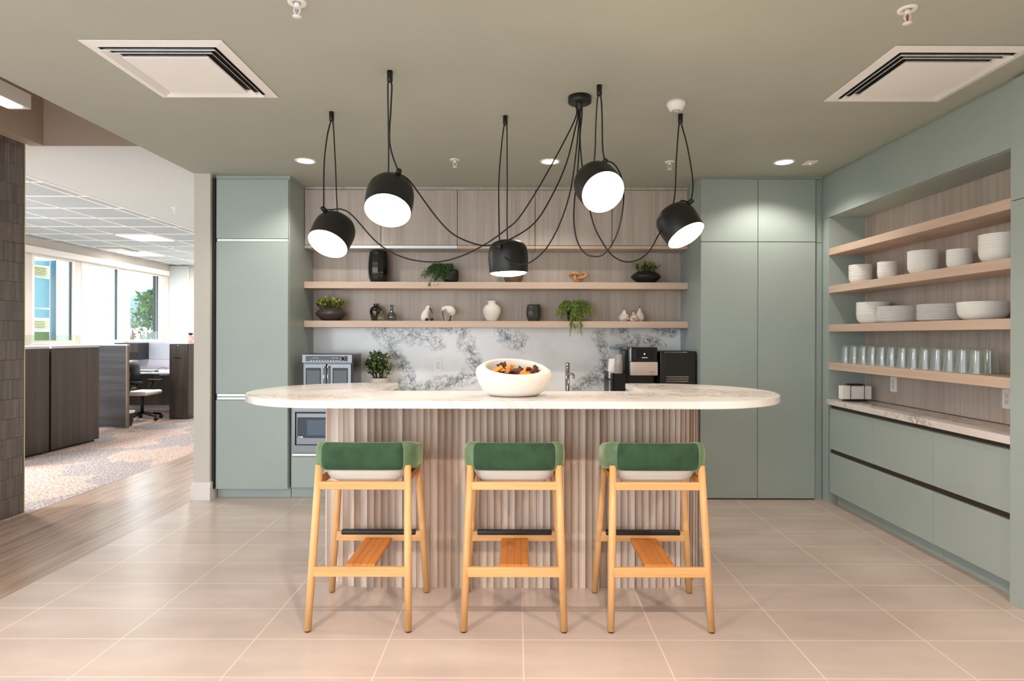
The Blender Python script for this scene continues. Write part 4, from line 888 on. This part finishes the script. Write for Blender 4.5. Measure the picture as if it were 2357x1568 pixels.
nth = ['farthest', 'second', 'third', 'fourth', 'fifth', 'sixth', 'seventh', 'eighth', 'ninth', 'tenth', 'eleventh', 'twelfth', 'nearest']
gy = [4.87, 4.745, 4.62, 4.502, 4.384, 4.268, 4.147, 4.033, 3.918, 3.805, 3.693, 3.585, 3.477]
gp = [(.0455, 0), (.047, .001), (.047, .003), (.034, .132), (.033, .150), (0, .150), (0, .136), (.029, .134), (.0315, .128), (.0445, .004)]
g0 = None
for i, y in enumerate(gy):
    lb = 'clear upturned glass in the front row on the lowest niche shelf, '+(nth[i] if i in (0, 12) else nth[i]+' from left'); loc = Vector((2.675, y, 1.169))
    if g0 is None: g0 = single('drinking_glass', MB().lathe(gp+[gp[0]], loc, n=28), M['clear'], lb, 'glass', loc, 'upturned glasses, front row')
    else: dup(g0, None, loc, lb)
for i in range(12):
    o = dup(g0, None, Vector((2.785, (gy[i]+gy[i+1])/2, 1.169)), 'clear upturned glass in the back row on the lowest niche shelf, '+(nth[i] if i == 0 else nth[i]+' from left')); o['group'] = 'upturned glasses, back row'
# napkin holder
NX, NY, NZ = 2.715, 4.82, .866
t = thing('napkin_holder', 'black metal napkin holder on the far end of the right wall counter', 'napkin holder', (NX, NY, NZ))
obj('base', MB().rbox(NX-.085, NX+.085, NY-.035, NY+.035, NZ, NZ+.018, .003), M['blackm'], t)
mb = MB()
for dx in (-.055, .055):
    for dy in (-.036, .036): mb.tube([(NX+dx, NY+dy, NZ+.01), (NX+dx, NY+dy, NZ+.135)], .0022, 6)
    mb.tube([(NX+dx, NY-.036, NZ+.135), (NX+dx, NY+.036, NZ+.135)], .0022, 6)
obj('wire_frame', mb, M['blackm'], t)
obj('top_bar', MB().rbox(NX-.05, NX+.05, NY-.03, NY+.03, NZ+.128, NZ+.140, .002), M['blackm'], t)
mb = MB(); rr = random.Random(4)
for i in range(14):
    y = NY-.031+i*.0045; e = rr.uniform(-.004, .004); mb.rbox(NX-.116+e, NX+.116+e, y, y+.0042, NZ+.0185, NZ+.122+rr.uniform(-.003, .003), .001, 1)
single('paper_napkins', mb, M['papert'], 'stack of white paper napkins standing in the black napkin holder', 'napkins', (NX, NY, NZ+.0185))

# ------------------------------------------------------------------ office
def cabinet_panel(x0, x1, y0, y1, z1, label, m, feet=True):
    t = thing('storage_cabinet', label, 'cabinet', ((x0+x1)/2, (y0+y1)/2, 0))
    obj('side_panel', MB().rbox(x0, x1, y0, y1, .025, z1-.03, .003, 1), m, t)
    obj('top', MB().rbox(x0, x1+.003, y0, y1, z1-.029, z1, .002, 1), M['lav'], t)
    for fy in (y0+.05, y1-.05): obj('levelling_foot', MB().tube([((x1-.05), fy, 0), ((x1-.05), fy, .026)], .012, 10), M['black'], t)
    return t
cabinet_panel(-6.1, -5.48, 6.2, 7.02, 1.25, 'dark walnut office storage cabinet beside the tiled wall', M['darkv'])
cabinet_panel(-6.1, -5.48, 7.05, 7.86, 1.25, 'dark walnut office storage cabinet right of the first, standing before the workstation', M['darkv'])
t = thing('workstation_partition', 'dark walnut workstation partition with horizontal grain left of the office chair', 'partition', (-6.2, 8.87, 0))
obj('panel', MB().box(-6.9, -5.775, 8.85, 8.89, .02, 1.225), M['darkh'], t)
obj('edge_band', MB().box(-5.776, -5.755, 8.845, 8.893, .0, 1.225), plain('light_edge_band', (120, 104, 90), .5), t)
obj('top_cap', MB().box(-6.9, -5.755, 8.845, 8.895, 1.225, 1.245), M['lav'], t)
t = thing('office_tower_cabinet', 'tall dark walnut locker tower with lock and bar handle at the desk end', 'cabinet', (-5.55, 10.2, 0))
obj('body', MB().box(-5.70, -5.40, 9.84, 10.8, .0, 1.235), M['darkv'], t)
obj('door', MB().rbox(-5.70, -5.405, 9.82, 9.8395, .02, 1.23, .002, 1), M['darkv'], t)
obj('handle', MB().box(-5.63, -5.51, 9.80, 9.82, 1.005, 1.015), M['black'], t)
obj('lock', MB().lathe([(0, .004), (.012, .004), (.012, 0)], (-5.56, 9.82, 1.21), (0, -1, 0), 16), M['chrome'], t)
obj('top_cap', MB().box(-5.75, -5.38, 9.8, 10.82, 1.2355, 1.25), M['lav'], t)
t = thing('desk', 'office desk with dark underside panels and light top behind the black office chair', 'desk', (-6.3, 10.8, 0))
obj('desk_top', MB().rbox(-7.38, -5.705, 10.25, 11.145, .715, .74, .003, 1), M['lav'], t)
obj('modesty_panel', MB().box(-7.38, -6.35, 11.15, 11.18, .08, .71).box(-6.33, -5.71, 11.15, 11.18, .08, .71), M['darkv'], t)
obj('under_tray', MB().box(-6.15, -6.0, 10.3, 10.36, .69, .705), M['alu'], t)
single('back_partition', MB().box(-7.38, -5.1, 11.30, 11.34, .0, 1.235).box(-7.38, -5.08, 11.29, 11.35, 1.235, 1.26), M['lav'], 'pale workstation back screen behind the desk', 'partition', (-6.1, 11.32, 0))
single('tack_board', MB().rbox(-6.96, -6.40, 11.26, 11.298, .905, 1.225, .002, 1), M['grey'], 'pale grey tack board on the workstation screen above the desk', 'board', (-6.7, 11.28, .905)) if False else None
single('tack_board', MB().rbox(-6.95, -5.72, 11.275, 11.299, .925, 1.225, .002, 1), M['grey'], 'pale grey tack board on the workstation screen above the keyboard', 'board', (-6.4, 11.28, .925))
t = thing('overhead_cabinet', 'dark overhead cabinet mounted above the desk behind the office chair', 'cabinet', (-7.0, 11.1, .925))
obj('body', MB().box(-7.5+.15, -6.93, 10.95, 11.274, .925, 1.235), M['black'], t)
obj('door', MB().box(-7.35, -6.93, 10.93, 10.95, 1.065, 1.23), M['darkv'], t)
p = at(325, 857, 10.5); single('keyboard', MB().rbox(-6.68, -6.38, 10.42, 10.55, .7405, .757, .003), M['black'], 'black computer keyboard on the office desk', 'keyboard', (-6.5, 10.5, .7405))
single('computer_mouse', MB().lathe([(0, 0), (.03, 0), (.034, .01), (.026, .026), (.01, .034), (0, .035)], (-6.27, 10.42, .7405), n=16, sy=1.5), M['black'], 'black computer mouse on the office desk beside the keyboard', 'mouse', (-6.27, 10.42, .7405))
t = thing('desk_speaker', 'grey desktop speaker standing on the office desk', 'speaker', (-6.10, 10.9, .74))
obj('case', MB().rbox(-6.22, -6.08, 10.85, 10.97, .7405, .94, .004), plain('speaker_grey', (120, 138, 146), .4), t)
obj('side', MB().rbox(-6.079, -6.06, 10.855, 10.965, .7405, .935, .002), M['black'], t)
obj('cone', MB().lathe([(0, .004), (.03, .004), (.034, 0)], (-6.15, 10.85, .85), (0, -1, 0), 20), M['black'], t)
single('desk_cable', MB().tube(spline([(-6.40, 10.6, .75), (-6.33, 10.65, .80), (-6.22, 10.65, .79), (-6.25, 10.6, .75)], 6), .004, 6), M['cordm'], 'black cable looping on the office desk in front of the speaker', 'cable', (-6.33, 10.6, .745))
# office chair
OC = Vector((-6.22, 9.75, 0)); t = thing('office_chair', 'black mesh-back office chair with light grey seat, turned to the right', 'office chair', OC)
def ov(x, y, z): return OC+Vector((x, y, z))
obj('backrest', MB().rings([[ov(-.07+k*math.cos(a)*.04, .24*math.sin(a)*ww, zz) for a in [2*PI*j/16 for j in range(16)]] for zz, ww, k in ((.44, .5, .6), (.55, .8, 1.6), (.72, 1, 1.8), (.86, .95, 1.6), (.96, .8, 1.2), (.975, .4, .5))]), M['black'], t)
obj('back_frame', MB().tube(spline([ov(-.04, -.25, .97), ov(.03, -.26, .85), ov(.08, -.26, .74), ov(.03, -.25, .62), ov(-.02, -.2, .48), ov(-.04, -.1, .42)], 5), .014, 8), plain('dark_grey_frame', (70, 70, 72), .35), t)
obj('seat', MB().rbox(-6.22-.03, -6.22+.32, 9.52, 9.98, .41, .48, .03, 3), M['cushion'], t)
for s in (-1, 1):
    ar = obj('armrest', MB().rbox(OC.x+.05, OC.x+.28, OC.y+s*.27-.04, OC.y+s*.27+.04, .62, .645, .01), M['black'], t)
    obj('arm_post', MB().tube([ov(.02, s*.26, .38), ov(.13, s*.27, .62)], .022, 10), M['black'], ar)
obj('gas_column', MB().tube([ov(.12, 0, .1), ov(.12, 0, .42)], .025, 12), M['black'], t)
for k in range(5):
    a = 2*PI*k/5-.3; e = ov(.12+.29*math.cos(a), .29*math.sin(a), .07); bl = obj('base_arm', MB().tube([ov(.12, 0, .12), e], [.025, .016], 8), M['black'], t)
    obj('caster', MB().lathe([(0, -.02), (.028, -.02), (.03, 0), (.028, .02), (0, .02)], (e.x, e.y, .031), (0, 1, 0), 16), M['black'], bl)
# bin
p = Vector((-5.93, 9.05, 0)); t = thing('waste_bin', 'small black office waste bin with white liner beside the partition edge', 'waste bin', p)
obj('bin', MB().rings([[p+Vector((sx*k, sy*k*.8, z)) for sx, sy in ((-1, -1), (1, -1), (1, 1), (-1, 1))] for k, z in ((.075, 0), (.10, .23))], cap=True, smooth=False), M['black'], t)
obj('bin_liner', MB().rings([[p+Vector((sx*k, sy*k*.8, z)) for sx, sy in ((-1, -1), (1, -1), (1, 1), (-1, 1))] for k, z in ((.104, .20), (.108, .232), (.102, .238), (.09, .232))], cap=False, smooth=False), M['whp'], t)
# glass screens above the partitions
for (a, b, lb) in (((-6.05, 7.86), (-5.5, 7.86), None),): pass
single('glass_screen', MB().box(-5.72, -5.71, 6.3, 7.84, 1.25, 1.38), M['scr'], 'clear glass screen standing on the nearest dark storage cabinets', 'glass screen', (-5.7, 7, 1.25))
single('glass_screen', MB().box(-7.1, -5.6, 11.315, 11.325, 1.26, 1.45), M['scr'], 'clear glass screen standing on the pale workstation screen by the last window', 'glass screen', (-6.3, 11.32, 1.26))
p = at(441, 790, 10.3); c = Vector((-5.56, 10.2, 1.25)); t = thing('pencil_cup', 'small pink plant pot on the locker tower at the pillar edge', 'pot', c)
obj('pot', MB().lathe([(0, 0), (.045, 0), (.055, .13), (.05, .13), (.04, .01)], c, n=20), plain('pink_pot', (222, 186, 178), .5), t)
obj('sprigs', sprig_plant(c+Vector((0, 0, .12)), 10, .03, .05, .0, None, 8, leaf=.02), M['dried1'], t)
# office ceiling lights, vent, sprinklers
for (x0, x1, y0_, y1_, lb) in ((-5.94, -5.35, 8.82, 9.40, 'lit square panel in the office grid ceiling, nearer one'), (-7.16, -6.57, 10.64, 11.2, 'lit square panel in the office grid ceiling by the windows')):
    t = thing('ceiling_panel_light', lb, 'ceiling light', ((x0+x1)/2, (y0_+y1_)/2, 2.87), 'lit office ceiling panels')
    obj('lens', MB().box(x0+.01, x1-.01, y0_+.01, y1_-.01, 2.855, 2.862), M['panel'], t)
    obj('frame', MB().box(x0, x0+.01, y0_, y1_, 2.853, 2.862).box(x1-.01, x1, y0_, y1_, 2.853, 2.862).box(x0, x1, y0_, y0_+.01, 2.853, 2.862).box(x0, x1, y1_-.01, y1_, 2.853, 2.862), M['trimw'], t)
vent(-7.16, -6.58, 10.02, 10.60, 'small square air diffuser in the office grid ceiling by the lit panel', 2.862)
sprinkler(-4.02, 7.02, 2.87, 'white fire sprinkler on the white office ceiling left of the pillar')
sprinkler(-5.72, 9.95, 2.862, 'white fire sprinkler on the office grid ceiling beyond the nearer lit panel')
c = Vector((-4.02, 7.45, 2.87))
# unseen fill lamps added to brighten the office, without fixtures
for (x, y) in ((-6.25, 3.5), (-6.25, 6.2), (-5.6, 11.6)):
    l = bpy.data.lights.new('office_fill_light', 'AREA'); l.energy = 130; l.size = .58; l.color = (1, .98, .95); o = bpy.data.objects.new('office_fill_light', l); C.objects.link(o); o.location = (x, y, 2.855)

# ------------------------------------------------------------------ outside the office windows
single('ground', MB().box(-160, -7.7, -40, 260, -4.2, -4.0), plain('grass_ground', (90, 100, 56), .9), 'grassy ground far below the office windows', 'ground', (-60, 60, -4.1), kind='structure')
def OP(px, py, d): return at(px, py, d)
def sheet(px0, px1, za, zb, d0, d1, th=.3):
    a = at(px0, 700, d0); b = at(px1, 700, d1); n = Vector((-(b-a).y, (b-a).x, 0)).normalized()
    if n.y < 0: n = -n
    mb = MB(); A = [Vector((a.x, a.y, 0)), Vector((b.x, b.y, 0)), Vector((b.x, b.y, 0))+n*th, Vector((a.x, a.y, 0))+n*th]
    return mb.prism([(v.x, v.y) for v in A], za, zb)
t = thing('neighbouring_building', 'white and louvred modern building seen through the office windows', 'building', (at(90, 700, 25).x, 25, -4))
D0, D1 = 23.5, 25.5
obj('wall', sheet(20, 114, -4, 12, D0+.3, D1+.3, .15), M['trimw'], t)
def zat(py, d): return at(100, py, d).z
W0 = 24.6
for (pa, pb, m, nm_) in ((560, 603, 'cyan', 'glazing'), (635, 704, 'cyan', 'glazing'), (708, 728, 'cyan', 'glazing'), (762, 800, 'green', 'spandrel_panel')):
    mm = plain(nm_+'_tint_'+m, (84, 136, 152) if m == 'cyan' else (58, 96, 44), .2)
    obj(nm_, sheet(30, 111, zat(pb, W0), zat(pa, W0), D0+.25, D1+.25, .05), mm, t)
for (pa, pb) in ((609, 631), (735, 756)):
    mb = MB(); n = 6
    for i in range(n):
        zt_ = zat(pa+(pb-pa)*i/n, W0); zb_ = zat(pa+(pb-pa)*(i+.55)/n, W0); b = sheet(20, 113, zb_, zt_, D0+.05, D1+.05, .2); mb.add(b.v, b.f)
    obj('louvre_panel', mb, plain('cream_louvres', (168, 170, 120), .6), t)
obj('glazed_corner', sheet(114.5, 130, -4, 12, D1+.45, D1+.45, .2), plain('blue_corner_glazing', (66, 110, 130), .15), t)
obj('white_wall', sheet(129, 265, -4, 14, D1+.3, D1+.3, 1), M['trimw'], t)
obj('white_wall_joint', sheet(152, 155, -4, 14, D1+.26, D1+.26, .03), plain('pale_green_joint', (196, 220, 210), .5), t)
mb = MB()
for i in range(14):
    z = at(268, 650+i*9, 29).z; b = sheet(265.5, 274, z-.05, z+.05, 29, 29.4, .3); mb.add(b.v, b.f)
obj('side_louvres', mb, M['trimw'], t)
def hill(name, pts, d, th, m, label, cat):
    mb = MB(); P3 = [at(px, py, d) for px, py in pts]; n = len(P3)
    for k, s in enumerate((1.0, 1.15, 1.4)):
        pass
    rows = []
    for s, dz in ((1.0, -0.35), (1.08, -.12), (1.2, 0), (1.5, -.3)):
        rows.append([Vector((p.x*s, p.y*s, -4+(p.z*s+4)*(1+dz) if dz < 0 else p.z*s)) for p in P3])
    mb.rings(rows, closed=False, cap=False); return single(name, mb, m, label, cat, (P3[0].x, P3[0].y, -4))
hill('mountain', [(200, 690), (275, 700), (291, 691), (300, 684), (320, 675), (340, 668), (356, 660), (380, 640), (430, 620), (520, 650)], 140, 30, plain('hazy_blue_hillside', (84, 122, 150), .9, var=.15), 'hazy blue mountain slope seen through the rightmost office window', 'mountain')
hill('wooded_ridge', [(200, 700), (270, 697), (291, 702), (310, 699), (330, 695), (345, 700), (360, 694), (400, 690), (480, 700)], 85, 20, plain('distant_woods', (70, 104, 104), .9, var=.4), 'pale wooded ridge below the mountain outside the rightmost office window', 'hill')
def tree(px, py, d, r, h, m, label, seed, n=900):
    base = at(px, 780, d); top = at(px, py, d); t = thing('leafy_tree', label, 'tree', (base.x, base.y, -4)); rr = random.Random(seed); mb = MB()
    obj('trunk', MB().tube([(base.x, base.y, -4), (base.x+.1, base.y, top.z-h*.7), (base.x, base.y, top.z-h*.2)], [.16, .1, .04], 8), plain('bark', (100, 84, 70), .9), t)
    blobs = [(Vector((rr.uniform(-1, 1)*r, rr.uniform(-1, 1)*r, -rr.random()*h)), rr.uniform(.35, .6)*r) for _ in range(9)]
    for i in range(n):
        b, br = rr.choice(blobs); v = Vector((rr.gauss(0, 1), rr.gauss(0, 1), rr.gauss(0, 1))).normalized()*br*rr.uniform(.6, 1)
        o = Vector((base.x, base.y, top.z))+b+v; s = rr.uniform(.07, .14); d1 = Vector((rr.uniform(-1, 1), rr.uniform(-1, 1), rr.uniform(-1, 1))).normalized(); d2 = d1.cross(Vector((.3, .7, .2))).normalized()
        mb.add([o, o+d1*s+d2*s*.5, o+d1*s*2, o+d1*s-d2*s*.5], [(0, 1, 2, 3)])
    obj('foliage', mb, M[m] if m in M else m, t)
M['treeg'] = plain('bright_green_leaves', (56, 92, 40), .7, var=.6); M['treep'] = plain('pale_autumn_leaves', (92, 96, 66), .8, var=.3)
tree(362, 690, 17, .62, 3.4, 'treeg', 'bright green tree close outside the rightmost office window', 21, 1500)
tree(305, 735, 30, 1.6, 2.4, 'treep', 'pale leafy tree farther off outside the rightmost office window', 22)
single('brick_pier', MB().box(-7.94, -7.88, 13.05, 13.08, -1, 3), plain('dark_brick', (60, 50, 48), .8), 'narrow dark brick pier just outside the rightmost office window', 'pier', (-7.99, 13.1, -1))
tree(272, 700, 34, .8, 3.0, 'treeg', 'green tree beside the louvred building edge outside', 23, 700)
